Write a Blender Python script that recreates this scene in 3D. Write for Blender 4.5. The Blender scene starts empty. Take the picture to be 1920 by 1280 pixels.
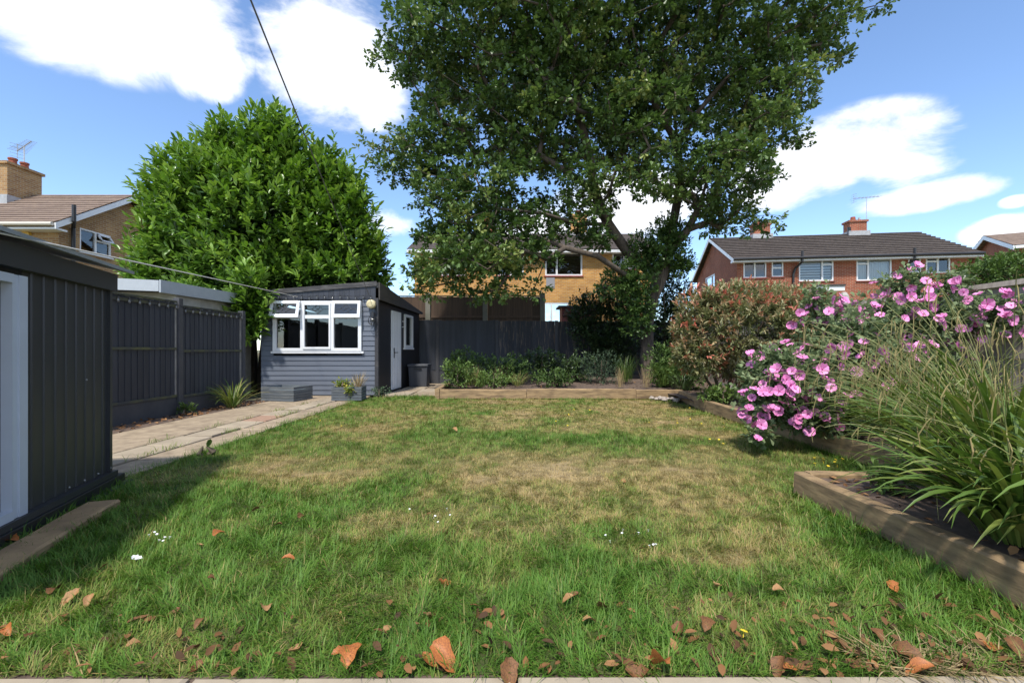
import bpy, math, random
import numpy as np
from mathutils import Vector, Matrix
R = math.radians
random.seed(7); rng = np.random.default_rng(11)
scene = bpy.context.scene
COL = scene.collection
EYE = 1.1; F = 850.0
# ------------------------------------------------------------------ camera
cd = bpy.data.cameras.new('camera'); cam = bpy.data.objects.new('camera', cd); COL.objects.link(cam)
cd.sensor_width = 36; cd.lens = 36*F/1920; cd.shift_y = 15/1920; cd.clip_start = .05; cd.clip_end = 2000
cam.location = (0, 0, EYE); cam.rotation_euler = (R(90), 0, 0)
scene.camera = cam
# ------------------------------------------------------------------ light
SUN_EL, SUN_AZ = 60, 196          # azimuth clockwise from +Y: behind the camera, to the left
world = bpy.data.worlds.new('World'); scene.world = world; world.use_nodes = True
nt = world.node_tree; nt.nodes.clear()
def N(t, kind, **kw):
    n = t.nodes.new(kind)
    for k, v in kw.items(): setattr(n, k, v)
    return n
def build_world():
    L = nt.links.new
    sky = N(nt, 'ShaderNodeTexSky', sky_type='NISHITA'); sky.sun_disc = False
    sky.sun_elevation = R(SUN_EL); sky.sun_rotation = R(SUN_AZ); sky.air_density = 1.0; sky.dust_density = .1; sky.ozone_density = 4.0; sky.altitude = 900
    tc = N(nt, 'ShaderNodeTexCoord'); sx = N(nt, 'ShaderNodeSeparateXYZ'); L(tc.outputs['Generated'], sx.inputs[0])
    def m(op, a, b=None, c=None, clamp=False):
        n = N(nt, 'ShaderNodeMath', operation=op, use_clamp=clamp)
        for i, v in enumerate((a, b, c)):
            if v is None: continue
            if isinstance(v, (int, float)): n.inputs[i].default_value = v
            else: L(v, n.inputs[i])
        return n.outputs[0]
    az = m('ARCTAN2', sx.outputs[0], sx.outputs[1]); el = m('ARCSINE', sx.outputs[2])
    # warp the coordinates so that cloud outlines are ragged
    nz = N(nt, 'ShaderNodeTexNoise'); nz.inputs['Scale'].default_value = 5.0; nz.inputs['Detail'].default_value = 10; nz.inputs['Roughness'].default_value = .62; nz.inputs['Distortion'].default_value = .35
    mp = N(nt, 'ShaderNodeMapping'); mp.inputs['Scale'].default_value = (1, 1, 1.9); L(tc.outputs['Generated'], mp.inputs[0]); L(mp.outputs[0], nz.inputs['Vector'])
    nb = N(nt, 'ShaderNodeTexNoise'); nb.inputs['Scale'].default_value = 1.7; nb.inputs['Detail'].default_value = 3; L(mp.outputs[0], nb.inputs['Vector'])
    def ell(px, py, rx, ry):
        a = math.atan((px-960)/F); e = math.atan((655-py)/F*math.cos(a))
        ra = rx/F*math.cos(a)**2; re = ry/F*math.cos(a)
        d1 = m('DIVIDE', m('SUBTRACT', az, a), ra); d2 = m('DIVIDE', m('SUBTRACT', el, e), re)
        return m('SUBTRACT', 1.0, m('ADD', m('MULTIPLY', d1, d1), m('MULTIPLY', d2, d2)), None, True)
    clouds = [(110, 0, 400, 118), (330, 50, 190, 105), (380, 135, 95, 55), (620, 95, 165, 130), (690, 165, 95, 75),
              (1600, 285, 210, 85), (1690, 318, 130, 50), (1470, 330, 130, 70), (1720, 368, 170, 36), (1890, 432, 110, 34), (725, 420, 70, 34), (1180, 385, 170, 70), (1000, 440, 140, 60), (1905, 378, 40, 14)]
    tot = None
    for c in clouds:
        e_ = ell(*c); tot = e_ if tot is None else m('MAXIMUM', tot, e_)
    # elsewhere the same broken cloud goes on
    fa = m('DIVIDE', az, 1.15); fe = m('DIVIDE', m('SUBTRACT', el, .25), .8)
    inframe = m('SUBTRACT', 1.6, m('ADD', m('MULTIPLY', fa, fa), m('MULTIPLY', fe, fe)), None, True)
    other = m('MULTIPLY', m('SUBTRACT', 1.0, inframe), m('MULTIPLY', m('SUBTRACT', nb.outputs[0], .38), 3.0, None, True))
    tot = m('MAXIMUM', tot, other)
    dens = m('ADD', m('MULTIPLY', tot, .95), m('MULTIPLY', m('SUBTRACT', nz.outputs[0], .5), 2.6))
    mr = N(nt, 'ShaderNodeMapRange', interpolation_type='SMOOTHSTEP'); L(dens, mr.inputs[0]); mr.inputs[1].default_value = .12; mr.inputs[2].default_value = .85
    has = m('GREATER_THAN', tot, .001)
    soft = m('MULTIPLY', mr.outputs[0], m('MULTIPLY', tot, 4.0, None, True))
    up = m('GREATER_THAN', sx.outputs[2], -.02)
    fac = m('MULTIPLY', m('MULTIPLY', soft, up), .97)
    b1 = N(nt, 'ShaderNodeBackground'); b1.inputs[1].default_value = .15; L(sky.outputs[0], b1.inputs[0])
    b2 = N(nt, 'ShaderNodeBackground'); b2.inputs[0].default_value = (.93, .95, 1, 1); b2.inputs[1].default_value = .78
    mx = N(nt, 'ShaderNodeMixShader'); L(fac, mx.inputs[0]); L(b1.outputs[0], mx.inputs[1]); L(b2.outputs[0], mx.inputs[2])
    out = N(nt, 'ShaderNodeOutputWorld'); L(mx.outputs[0], out.inputs[0])
build_world()
sd = bpy.data.lights.new('sun', 'SUN'); sd.energy = 2.9; sd.angle = R(4); sd.color = (1, .95, .87)
sun = bpy.data.objects.new('sun', sd); COL.objects.link(sun); sun.location = (-8, -10, 20)
sdir = Vector((math.sin(R(SUN_AZ))*math.cos(R(SUN_EL)), math.cos(R(SUN_AZ))*math.cos(R(SUN_EL)), math.sin(R(SUN_EL))))
sun.rotation_euler = (-sdir).to_track_quat('-Z', 'Y').to_euler()
vs = scene.view_settings; vs.view_transform = 'Standard'; vs.look = 'None'; vs.exposure = .88; vs.gamma = 1
scene.cycles.max_bounces = 8; scene.cycles.transparent_max_bounces = 12
scene.cycles.use_denoising = True

# ------------------------------------------------------------------ materials
MATS = {}
def mat(name, col=(.5, .5, .5), rough=.6, spec=.5, var=.0, scale=8.0, stretch=(1, 1, 1), col2=None, bump=0.0, metal=0, rnd=0.0, coord='Object', detail=5, thr=None):
    """procedural material: a base colour broken up by noise (towards col2), bump, and a per-object value shift"""
    if name in MATS: return MATS[name]
    m = bpy.data.materials.new(name); m.use_nodes = True; t = m.node_tree; L = t.links.new
    b = t.nodes['Principled BSDF']; b.inputs['Roughness'].default_value = rough; b.inputs['Metallic'].default_value = metal
    b.inputs['Specular IOR Level'].default_value = spec
    tc = N(t, 'ShaderNodeTexCoord'); mp = N(t, 'ShaderNodeMapping'); mp.inputs['Scale'].default_value = stretch; L(tc.outputs[coord], mp.inputs[0])
    oi = N(t, 'ShaderNodeObjectInfo')
    ad = N(t, 'ShaderNodeVectorMath', operation='ADD'); L(mp.outputs[0], ad.inputs[0])
    sc_ = N(t, 'ShaderNodeVectorMath', operation='SCALE'); cb = N(t, 'ShaderNodeCombineXYZ')
    for i in range(3): L(oi.outputs['Random'], cb.inputs[i])
    L(cb.outputs[0], sc_.inputs[0]); sc_.inputs[3].default_value = 37.0 if rnd else 0.0; L(sc_.outputs[0], ad.inputs[1])
    nz = N(t, 'ShaderNodeTexNoise'); nz.inputs['Scale'].default_value = scale; nz.inputs['Detail'].default_value = detail; nz.inputs['Roughness'].default_value = .62; L(ad.outputs[0], nz.inputs['Vector'])
    c2 = col2 or tuple(c*(1-var) for c in col)
    mr = N(t, 'ShaderNodeMapRange'); L(nz.outputs[0], mr.inputs[0])
    lo, hi = thr or (.32, .68); mr.inputs[1].default_value = lo; mr.inputs[2].default_value = hi
    mx = N(t, 'ShaderNodeMix', data_type='RGBA'); mx.inputs[6].default_value = (*col, 1); mx.inputs[7].default_value = (*c2, 1); L(mr.outputs[0], mx.inputs[0])
    src = mx.outputs[2]
    if rnd:
        hv = N(t, 'ShaderNodeHueSaturation'); L(src, hv.inputs['Color'])
        r2 = N(t, 'ShaderNodeMapRange'); L(oi.outputs['Random'], r2.inputs[0]); r2.inputs[3].default_value = 1-rnd; r2.inputs[4].default_value = 1+rnd; L(r2.outputs[0], hv.inputs['Value']); src = hv.outputs[0]
    L(src, b.inputs['Base Color'])
    if bump:
        bp = N(t, 'ShaderNodeBump'); bp.inputs['Strength'].default_value = bump; bp.inputs['Distance'].default_value = .01; L(nz.outputs[0], bp.inputs['Height']); L(bp.outputs[0], b.inputs['Normal'])
    MATS[name] = m; return m
def leafmat(name, stops, rough=.45, trans=.28, spec=.5, rand=.12):
    """foliage: colour from the per-leaf 'tint' attribute, part of the light passes through"""
    m = bpy.data.materials.new(name); m.use_nodes = True; t = m.node_tree; L = t.links.new
    b = t.nodes['Principled BSDF']; b.inputs['Roughness'].default_value = rough; b.inputs['Specular IOR Level'].default_value = spec
    at = N(t, 'ShaderNodeAttribute', attribute_name='tint'); rp = N(t, 'ShaderNodeValToRGB'); L(at.outputs['Fac'], rp.inputs[0])
    els = rp.color_ramp.elements
    for i, (p, c) in enumerate(stops):
        e = els[i] if i < 2 else els.new(p)
        e.position = p; e.color = (*c, 1)
    tc = N(t, 'ShaderNodeTexCoord'); nz = N(t, 'ShaderNodeTexNoise'); nz.inputs['Scale'].default_value = 9; L(tc.outputs['Object'], nz.inputs['Vector'])
    hv = N(t, 'ShaderNodeHueSaturation'); L(rp.outputs[0], hv.inputs['Color'])
    r2 = N(t, 'ShaderNodeMapRange'); L(nz.outputs[0], r2.inputs[0]); r2.inputs[1].default_value = .3; r2.inputs[2].default_value = .7; r2.inputs[3].default_value = 1-rand; r2.inputs[4].default_value = 1+rand; L(r2.outputs[0], hv.inputs['Value'])
    L(hv.outputs[0], b.inputs['Base Color'])
    if trans:
        tr = N(t, 'ShaderNodeBsdfTranslucent'); hs = N(t, 'ShaderNodeHueSaturation'); hs.inputs['Value'].default_value = 1.3; hs.inputs['Saturation'].default_value = 1.1; L(hv.outputs[0], hs.inputs['Color']); L(hs.outputs[0], tr.inputs[0])
        mx = N(t, 'ShaderNodeMixShader'); mx.inputs[0].default_value = trans; L(b.outputs[0], mx.inputs[1]); L(tr.outputs[0], mx.inputs[2])
        L(mx.outputs[0], t.nodes['Material Output'].inputs[0])
    MATS[name] = m; return m
def brickmat(name, c1, c2, mortar):
    m = bpy.data.materials.new(name); m.use_nodes = True; t = m.node_tree; L = t.links.new
    b = t.nodes['Principled BSDF']; b.inputs['Roughness'].default_value = .85; b.inputs['Specular IOR Level'].default_value = .2
    tc = N(t, 'ShaderNodeTexCoord'); s = N(t, 'ShaderNodeSeparateXYZ'); L(tc.outputs['Object'], s.inputs[0])
    a = N(t, 'ShaderNodeMath', operation='ADD'); L(s.outputs[0], a.inputs[0]); L(s.outputs[1], a.inputs[1])
    cb = N(t, 'ShaderNodeCombineXYZ'); L(a.outputs[0], cb.inputs[0]); L(s.outputs[2], cb.inputs[1])
    br = N(t, 'ShaderNodeTexBrick'); L(cb.outputs[0], br.inputs[0]); br.inputs['Scale'].default_value = 1
    br.inputs['Brick Width'].default_value = .225; br.inputs['Row Height'].default_value = .075; br.inputs['Mortar Size'].default_value = .009; br.inputs['Mortar Smooth'].default_value = .2; br.inputs['Bias'].default_value = -.1
    br.inputs['Color1'].default_value = (*c1, 1); br.inputs['Color2'].default_value = (*c2, 1); br.inputs['Mortar'].default_value = (*mortar, 1)
    nz = N(t, 'ShaderNodeTexNoise'); nz.inputs['Scale'].default_value = 1.3; nz.inputs['Detail'].default_value = 6; L(tc.outputs['Object'], nz.inputs['Vector'])
    hv = N(t, 'ShaderNodeHueSaturation'); L(br.outputs[0], hv.inputs['Color']); r2 = N(t, 'ShaderNodeMapRange'); L(nz.outputs[0], r2.inputs[0]); r2.inputs[3].default_value = .6; r2.inputs[4].default_value = 1.35; L(r2.outputs[0], hv.inputs['Value']); L(hv.outputs[0], b.inputs['Base Color'])
    bp = N(t, 'ShaderNodeBump'); bp.inputs['Strength'].default_value = .5; bp.inputs['Distance'].default_value = .01; bp.invert = True; L(br.outputs['Fac'], bp.inputs['Height']); L(bp.outputs[0], b.inputs['Normal'])
    MATS[name] = m; return m
def glassmat():
    m = bpy.data.materials.new('window_glass'); m.use_nodes = True; t = m.node_tree; L = t.links.new
    for n in list(t.nodes):
        if n.type == 'BSDF_PRINCIPLED': t.nodes.remove(n)
    fr = N(t, 'ShaderNodeFresnel'); fr.inputs[0].default_value = 1.6
    ma = N(t, 'ShaderNodeMath', operation='MULTIPLY_ADD', use_clamp=True); L(fr.outputs[0], ma.inputs[0]); ma.inputs[1].default_value = 1.1; ma.inputs[2].default_value = .06
    g = N(t, 'ShaderNodeBsdfGlossy'); g.inputs['Roughness'].default_value = .02; tr = N(t, 'ShaderNodeBsdfTransparent'); tr.inputs[0].default_value = (.8, .85, .85, 1)
    mx = N(t, 'ShaderNodeMixShader'); L(ma.outputs[0], mx.inputs[0]); L(tr.outputs[0], mx.inputs[1]); L(g.outputs[0], mx.inputs[2]); L(mx.outputs[0], t.nodes['Material Output'].inputs[0])
    MATS['glass'] = m; return m
GLASS = glassmat()
WHITE = mat('white_upvc', (.78, .79, .80), .35, var=.08, scale=3)
BLACK = mat('black_plastic', (.018, .018, .02), .4)
WOODDK = mat('dark_grey_painted_wood', (.027, .031, .043), .6, col2=(.042, .047, .06), scale=3, stretch=(6, 6, .6), bump=.3, rnd=.18)
WOODFLK = mat('flaking_dark_paint_on_wood', (.034, .036, .045), .7, col2=(.19, .145, .11), scale=2.2, stretch=(9, 9, .9), bump=.4, rnd=.25, thr=(.54, .66), detail=7)
WOODBR = mat('brown_fence_wood', (.12, .077, .05), .8, col2=(.07, .046, .034), scale=3, stretch=(8, 8, .5), bump=.3, rnd=.2)
WOODGR = mat('weathered_grey_wood', (.40, .345, .29), .85, col2=(.25, .21, .18), scale=3, stretch=(8, 8, .5), bump=.4, rnd=.18)
SLEEPER = mat('weathered_sleeper_timber', (.42, .285, .145), .85, col2=(.16, .105, .058), scale=2.8, stretch=(1.2, 1.2, 7), bump=.5, rnd=.14, detail=8)
SLEEPTOP = SLEEPER
CLAD = mat('slate_blue_cladding_paint', (.105, .122, .155), .55, col2=(.128, .145, .178), scale=2, stretch=(.6, 1, 8), bump=.25, rnd=.06)
CLADDK = mat('black_stained_cladding', (.014, .014, .016), .6, var=.3, scale=4, bump=.2)
CONC = mat('concrete_post', (.44, .42, .37), .9, col2=(.3, .285, .25), scale=6, bump=.3)
CONCDK = mat('painted_concrete', (.045, .048, .058), .7, col2=(.07, .07, .075), scale=4, bump=.2)
MOSS = mat('mossy_rail', (.05, .053, .055), .9, col2=(.11, .115, .045), scale=5, bump=.3, thr=(.42, .7))
PATH = mat('sandy_concrete_path', (.38, .30, .205), .9, col2=(.21, .16, .11), scale=7, bump=.6, detail=9, rnd=.05)
SLAB = mat('pale_paving_slab', (.36, .30, .215), .9, col2=(.27, .22, .16), scale=5, bump=.35, detail=9, rnd=.1)
SLABRED = mat('terracotta_paving_slab', (.36, .225, .155), .9, var=.3, scale=6, bump=.3)
SOIL = mat('bare_garden_soil', (.15, .105, .078), .95, col2=(.07, .048, .036), scale=14, bump=.9, detail=9)
METALDK = mat('dark_grey_shed_metal', (.036, .039, .044), .42, var=.2, scale=2, spec=.5)
METALLT = mat('pale_blue_grey_metal', (.50, .55, .63), .4, var=.1, scale=3)
ROOFMET = mat('galvanised_roof_sheet', (.34, .37, .40), .4, var=.15, scale=3, metal=.3)
ROOFBR = mat('brown_roof_tiles', (.125, .10, .085), .9, col2=(.06, .047, .04), scale=6, stretch=(1, 1, 1), bump=.4, detail=8)
ROOFTAN = mat('tan_roof_tiles', (.26, .19, .14), .9, col2=(.17, .12, .095), scale=5, bump=.4, detail=8)
LEAD = mat('lead_flashing', (.42, .43, .44), .6, var=.3, scale=6)
POT = mat('terracotta_pot', (.32, .09, .05), .8, var=.3, scale=8)
BARK = mat('oak_bark', (.125, .095, .07), .95, col2=(.05, .04, .032), scale=7, stretch=(3, 3, .7), bump=1.0, detail=8)
TWIG = mat('brown_twig', (.12, .09, .06), .9, var=.4, scale=9)
BRYEL = brickmat('yellow_brick', (.62, .32, .085), (.46, .21, .055), (.5, .38, .23))
BRBUF = brickmat('buff_brick', (.40, .235, .10), (.27, .14, .06), (.40, .33, .23))
BRRED = brickmat('red_brick', (.33, .085, .04), (.235, .06, .032), (.36, .27, .2))
FELT = mat('roofing_felt', (.06, .06, .062), .9, var=.3, scale=12)
DARKIN = mat('dark_interior', (.05, .05, .05), .9)
BLIND = mat('white_window_blind', (.62, .66, .68), .7)
CREAM = mat('cream_plastic', (.62, .53, .31), .5, var=.15)
# ------------------------------------------------------------------ mesh helpers
def reparent(o, parent):
    if parent is not None:
        o.parent = parent; o.matrix_parent_inverse = parent.matrix_basis.inverted()
def tag(o, label=None, cat=None, group=None, kind=None):
    if label: o['label'] = label
    if cat: o['category'] = cat
    if group: o['group'] = group
    if kind: o['kind'] = kind
    return o
def thing(name, loc, label, cat, group=None):
    o = bpy.data.objects.new(name, None); o.location = loc; o.empty_display_size = .2; COL.objects.link(o)
    return tag(o, label, cat, group)
def link(name, me, parent=None, loc=None, rotz=0):
    o = bpy.data.objects.new(name, me); COL.objects.link(o)
    if loc is not None: o.location = loc
    if rotz: o.rotation_euler = (0, 0, rotz)
    reparent(o, parent); return o
class MB:
    def __init__(s): s.v = []; s.f = []
    def quad(s, *pts):
        i = len(s.v); s.v += [tuple(p) for p in pts]; s.f.append(tuple(range(i, i+len(pts))))
        return s
    def hexa(s, b, t):        # bottom 4 and top 4 points, counter-clockwise
        i = len(s.v); s.v += [tuple(p) for p in b]+[tuple(p) for p in t]
        s.f += [(i+3, i+2, i+1, i), (i+4, i+5, i+6, i+7)]+[(i+k, i+(k+1) % 4, i+4+(k+1) % 4, i+4+k) for k in range(4)]
        return s
    def box(s, x0, x1, y0, y1, z0, z1):
        return s.hexa([(x0, y0, z0), (x1, y0, z0), (x1, y1, z0), (x0, y1, z0)], [(x0, y0, z1), (x1, y0, z1), (x1, y1, z1), (x0, y1, z1)])
    def obox(s, O, u, n, a0, a1, d0, d1, z0, z1):   # box in a wall frame: a along u, d along n (outwards), z up
        O = Vector(O); u = Vector(u); n = Vector(n); Z = Vector((0, 0, 1))
        P = lambda a, d, z: O+u*a+n*d+Z*z
        return s.hexa([P(a0, d1, z0), P(a1, d1, z0), P(a1, d0, z0), P(a0, d0, z0)], [P(a0, d1, z1), P(a1, d1, z1), P(a1, d0, z1), P(a0, d0, z1)])
    def tube(s, pts, rad, sides=6, cap=True):
        pts = [Vector(p) for p in pts]; n = len(pts)
        if isinstance(rad, (int, float)): rad = [rad]*n
        base = len(s.v); up = None
        for i, p in enumerate(pts):
            d = (pts[min(i+1, n-1)]-pts[max(i-1, 0)])
            d = d.normalized() if d.length > 1e-9 else Vector((0, 0, 1))
            if up is None: up = d.orthogonal().normalized()
            a = (up-d*up.dot(d)); a = a.normalized() if a.length > 1e-6 else d.orthogonal().normalized(); up = a; b = d.cross(a)
            for k in range(sides):
                t = 2*math.pi*k/sides; s.v.append(tuple(p+(a*math.cos(t)+b*math.sin(t))*rad[i]))
        for i in range(n-1):
            for k in range(sides):
                k2 = (k+1) % sides; q = base+i*sides; s.f.append((q+k, q+k2, q+sides+k2, q+sides+k))
        if cap:
            s.f.append(tuple(base+k for k in reversed(range(sides)))); s.f.append(tuple(base+(n-1)*sides+k for k in range(sides)))
        return s
    def cyl(s, c, r, z0, z1, sides=14, r2=None):
        return s.tube([(c[0], c[1], z0), (c[0], c[1], z1)], [r, r if r2 is None else r2], sides)
    def mesh(s, name, m, smooth=False):
        me = bpy.data.meshes.new(name); me.from_pydata(s.v, [], s.f); me.update()
        if m: me.materials.append(m)
        if smooth: me.polygons.foreach_set('use_smooth', [True]*len(me.polygons))
        return me
    def build(s, name, m, parent=None, smooth=False, loc=None, bevel=0):
        o = link(name, s.mesh(name, m, smooth), parent, loc)
        if bevel:
            b = o.modifiers.new('bevel', 'BEVEL'); b.width = bevel; b.segments = 2; b.limit_method = 'ANGLE'
        return o
def rawmesh(name, V, faces, m, attr=None, smooth=False):
    """numpy verts (n,3), faces (k,c) of constant size, optional point attribute"""
    me = bpy.data.meshes.new(name); nf, c = faces.shape
    me.vertices.add(len(V)); me.vertices.foreach_set('co', V.astype(np.float32).ravel())
    me.loops.add(nf*c); me.loops.foreach_set('vertex_index', faces.astype(np.int32).ravel())
    me.polygons.add(nf); me.polygons.foreach_set('loop_start', np.arange(0, nf*c, c, dtype=np.int32))
    try: me.polygons.foreach_set('loop_total', np.full(nf, c, dtype=np.int32))
    except Exception: pass
    if smooth: me.polygons.foreach_set('use_smooth', np.ones(nf, dtype=bool))
    me.update(calc_edges=True)
    if attr is not None:
        for k, a in attr.items():
            at = me.attributes.new(k, 'FLOAT', 'POINT'); at.data.foreach_set('value', a.astype(np.float32))
    me.materials.append(m); return me
def nrm(a): return a/np.maximum(np.linalg.norm(a, axis=1, keepdims=True), 1e-9)
# leaf templates: (along, across, up); quads
T_LAUREL = (np.array([(0, 0, 0), (.35, -.42, .05), (.38, 0, -.03), (.35, .42, .05), (.75, -.38, -.02), (.76, 0, -.08), (.75, .38, -.02), (1, 0, -.16)], float),
            np.array([(0, 1, 2, 2), (0, 2, 3, 3), (1, 4, 5, 2), (2, 5, 6, 3), (4, 7, 5, 5), (5, 7, 6, 6)]))
T_OAK = (np.array([(0, 0, 0), (.35, -.26, .02), (.3, 0, -.02), (.35, .26, .02), (.72, -.5, .02), (.72, .5, .02), (1, 0, -.08)], float),
         np.array([(0, 1, 2, 2), (0, 2, 3, 3), (1, 4, 6, 2), (2, 6, 5, 3)]))
T_SIMPLE = (np.array([(0, 0, 0), (.5, -.5, .03), (.5, .5, .03), (1, 0, -.1)], float), np.array([(0, 1, 3, 2)]))
def leaves(name, P, D, L, W, tint, m, parent, tmpl=T_LAUREL, upv=None, kind=None):
    n = len(P); T, Fq = tmpl; D = nrm(D)
    upv = np.tile([0, 0, 1.], (n, 1)) if upv is None else upv
    upv = upv+rng.normal(0, .35, (n, 3)); S = nrm(np.cross(D, upv)); U = np.cross(S, D)
    V = P[:, None, :]+D[:, None, :]*(T[None, :, 0:1]*L[:, None, None])+S[:, None, :]*(T[None, :, 1:2]*W[:, None, None])+U[:, None, :]*(T[None, :, 2:3]*L[:, None, None])
    k = len(T); off = (np.arange(n)*k)[:, None, None]; Fa = (Fq[None]+off).reshape(-1, 4)
    V = V.reshape(-1, 3); tri = Fa[:, 2] == Fa[:, 3]; t3 = Fa[tri][:, :3]; q4 = Fa[~tri]
    t3 = np.concatenate([t3, q4[:, [0, 1, 2]], q4[:, [0, 2, 3]]]) if len(q4) else t3
    me = rawmesh(name, V, t3, m, {'tint': np.repeat(tint, k)}, smooth=True)
    o = link(name, me, parent)
    if kind: o['kind'] = kind
    return o
def rosettes(C, A, per, spread, L0, L1, wr, back=.12):
    """leaves round shoot tips: C tips, A axis; per leaves each"""
    n = len(C); A = nrm(A)
    Cr = np.repeat(C, per, 0); Ar = np.repeat(A, per, 0)
    rv = nrm(rng.normal(size=(n*per, 3))); side = nrm(np.cross(Ar, rv))
    k = np.tile(np.linspace(0, 1, per), n)
    D = nrm(Ar*(1-spread*(1-k*.75))[:, None]+side*(spread*(1.1-.7*k))[:, None])
    P = Cr-Ar*((1-k)*back)[:, None]
    L = rng.uniform(L0, L1, n*per); return P, D, L, L*wr, k
def ribbons(name, base, dirh, length, width, lean, droop, tint, m, parent, seg=7, kind=None, fold=.18):
    """arching strap leaves. dirh unit horizontal directions; lean = start angle from vertical; droop = extra angle along the blade"""
    n = len(base); t = np.linspace(0, 1, seg+1)
    ang = lean[:, None]+droop[:, None]*t[None]**1.5
    st = length[:, None]/seg
    dz = np.cos(ang)*st; dh = np.sin(ang)*st
    h = np.concatenate([np.zeros((n, 1)), np.cumsum(dh[:, :-1], 1)], 1); z = np.concatenate([np.zeros((n, 1)), np.cumsum(dz[:, :-1], 1)], 1)
    tw = rng.normal(0, .25, n)[:, None]*t[None]**2*length[:, None]*.5
    side = np.stack([-dirh[:, 1], dirh[:, 0], np.zeros(n)], 1)
    C = base[:, None, :]+dirh[:, None, :]*h[..., None]+side[:, None, :]*tw[..., None]; C[..., 2] += z
    w = width[:, None]*np.minimum(1, .45+2.2*t)[None]*np.clip((1-t)[None]*2.6, .03, 1)
    tilt = rng.uniform(-.5, .5, n)
    sv = side*np.cos(tilt)[:, None]; sv[:, 2] = np.sin(tilt)
    A = C+sv[:, None, :]*w[..., None]*.5; B = C-sv[:, None, :]*w[..., None]*.5; A[..., 2] += 0; M_ = C.copy(); M_[..., 2] -= w*fold
    V = np.stack([A, M_, B], 2).reshape(n, -1, 3)      # n,(seg+1)*3
    fq = []
    for i in range(seg):
        a = i*3; fq += [(a, a+3, a+4, a+1), (a+1, a+4, a+5, a+2)]
    fq = np.array(fq); k = (seg+1)*3
    Fa = (fq[None]+(np.arange(n)*k)[:, None, None]).reshape(-1, 4)
    me = rawmesh(name, V.reshape(-1, 3), Fa, m, {'tint': np.repeat(tint, k)}, smooth=True)
    o = link(name, me, parent)
    if kind: o['kind'] = kind
    return o, C
def lobe_shell(lobes, n, depth=.3, top=0.0):
    """points near the surface of a union of ellipsoids (cx,cy,cz,rx,ry,rz); returns points and outward normals and depth 0..1"""
    lob = np.array(lobes, float); area = (lob[:, 3]*lob[:, 5]+lob[:, 4]*lob[:, 5]+lob[:, 3]*lob[:, 4]); pr = area/area.sum()
    out = []; nn = []; dd = []
    got = 0
    while got < n:
        i = rng.choice(len(lob), 4*n, p=pr); d = nrm(rng.normal(size=(4*n, 3))); dep = rng.random(4*n)**1.6*depth
        # uneven surface
        bump = 1+.10*np.sin(d[:, 0]*7+i)*np.sin(d[:, 2]*9+i*2)+.07*np.sin(d[:, 1]*13+i*3)
        p = lob[i, :3]+d*lob[i, 3:]*(bump*(1-dep))[:, None]
        ok = np.ones(4*n, bool)
        for j in range(len(lob)):
            q = (((p-lob[j, :3])/lob[j, 3:])**2).sum(1); ok &= (i == j) | (q > (1-depth)**2)
        out.append(p[ok]); nn.append(nrm(d[ok]/lob[i[ok], 3:])); dd.append(dep[ok]/max(depth, 1e-6)); got += ok.sum()
    return np.concatenate(out)[:n], np.concatenate(nn)[:n], np.concatenate(dd)[:n]
def G(px, py, z=0.0):
    """ground point (x, y) seen at a pixel of the photograph, for a surface at height z"""
    y = F*(EYE-z)/(py-655); return ((px-960)/F*y, y)
def W3(px, py, Y): return ((px-960)/F*Y, Y, EYE+(655-py)/F*Y)
def vnoise(x, y, s, seed=0):
    x = np.asarray(x)*s+seed*17.3; y = np.asarray(y)*s+seed*9.1; xi = np.floor(x).astype(int); yi = np.floor(y).astype(int); fx = x-xi; fy = y-yi
    fx = fx*fx*(3-2*fx); fy = fy*fy*(3-2*fy)
    h = lambda a, b: ((np.sin(a*127.1+b*311.7+seed*74.7)*43758.5453) % 1.0)
    return (h(xi, yi)*(1-fx)+h(xi+1, yi)*fx)*(1-fy)+(h(xi, yi+1)*(1-fx)+h(xi+1, yi+1)*fx)*fy
def fbm(x, y, s, seed=0): return .55*vnoise(x, y, s, seed)+.28*vnoise(x, y, s*2.1, seed+1)+.17*vnoise(x, y, s*4.3, seed+2)
def sstep(a, b, x): t = np.clip((x-a)/(b-a), 0, 1); return t*t*(3-2*t)
# ------------------------------------------------------------------ terrain
def gridmesh(name, xs, ys, zf, m, inside=None, attr=None):
    X, Y = np.meshgrid(xs, ys); Z = zf(X, Y); V = np.stack([X, Y, Z], -1).reshape(-1, 3); nx = len(xs)
    i, j = np.meshgrid(np.arange(nx-1), np.arange(len(ys)-1)); a = (j*nx+i).ravel(); Fq = np.stack([a, a+1, a+nx+1, a+nx], 1)
    if inside is not None:
        cx = V[Fq].mean(1); Fq = Fq[inside(cx[:, 0], cx[:, 1])]
    return rawmesh(name, V, Fq, m, {k: f(V[:, 0], V[:, 1]) for k, f in (attr or {}).items()}, smooth=True)
def terrain(X, Y):
    return -.04+1.25*sstep(15.0, 15.7, Y)*(1-sstep(6, 9, -X-2))+.35*sstep(19, 26, Y)*(1-sstep(6, 9, -X-2))+1.4*sstep(16, 22, Y)*0
GROUND = mat('rough_garden_ground', (.10, .12, .05), .95, col2=(.13, .10, .06), scale=1.5, bump=.5)
xs = np.concatenate([np.linspace(-400, -30, 12), np.linspace(-28, 40, 100), np.linspace(44, 400, 12)]); ys = np.concatenate([np.linspace(-60, -4, 8), np.linspace(-3, 40, 120), np.linspace(45, 900, 16)])
tag(link('ground', gridmesh('ground', xs, ys, terrain, GROUND)), kind='structure')
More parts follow.
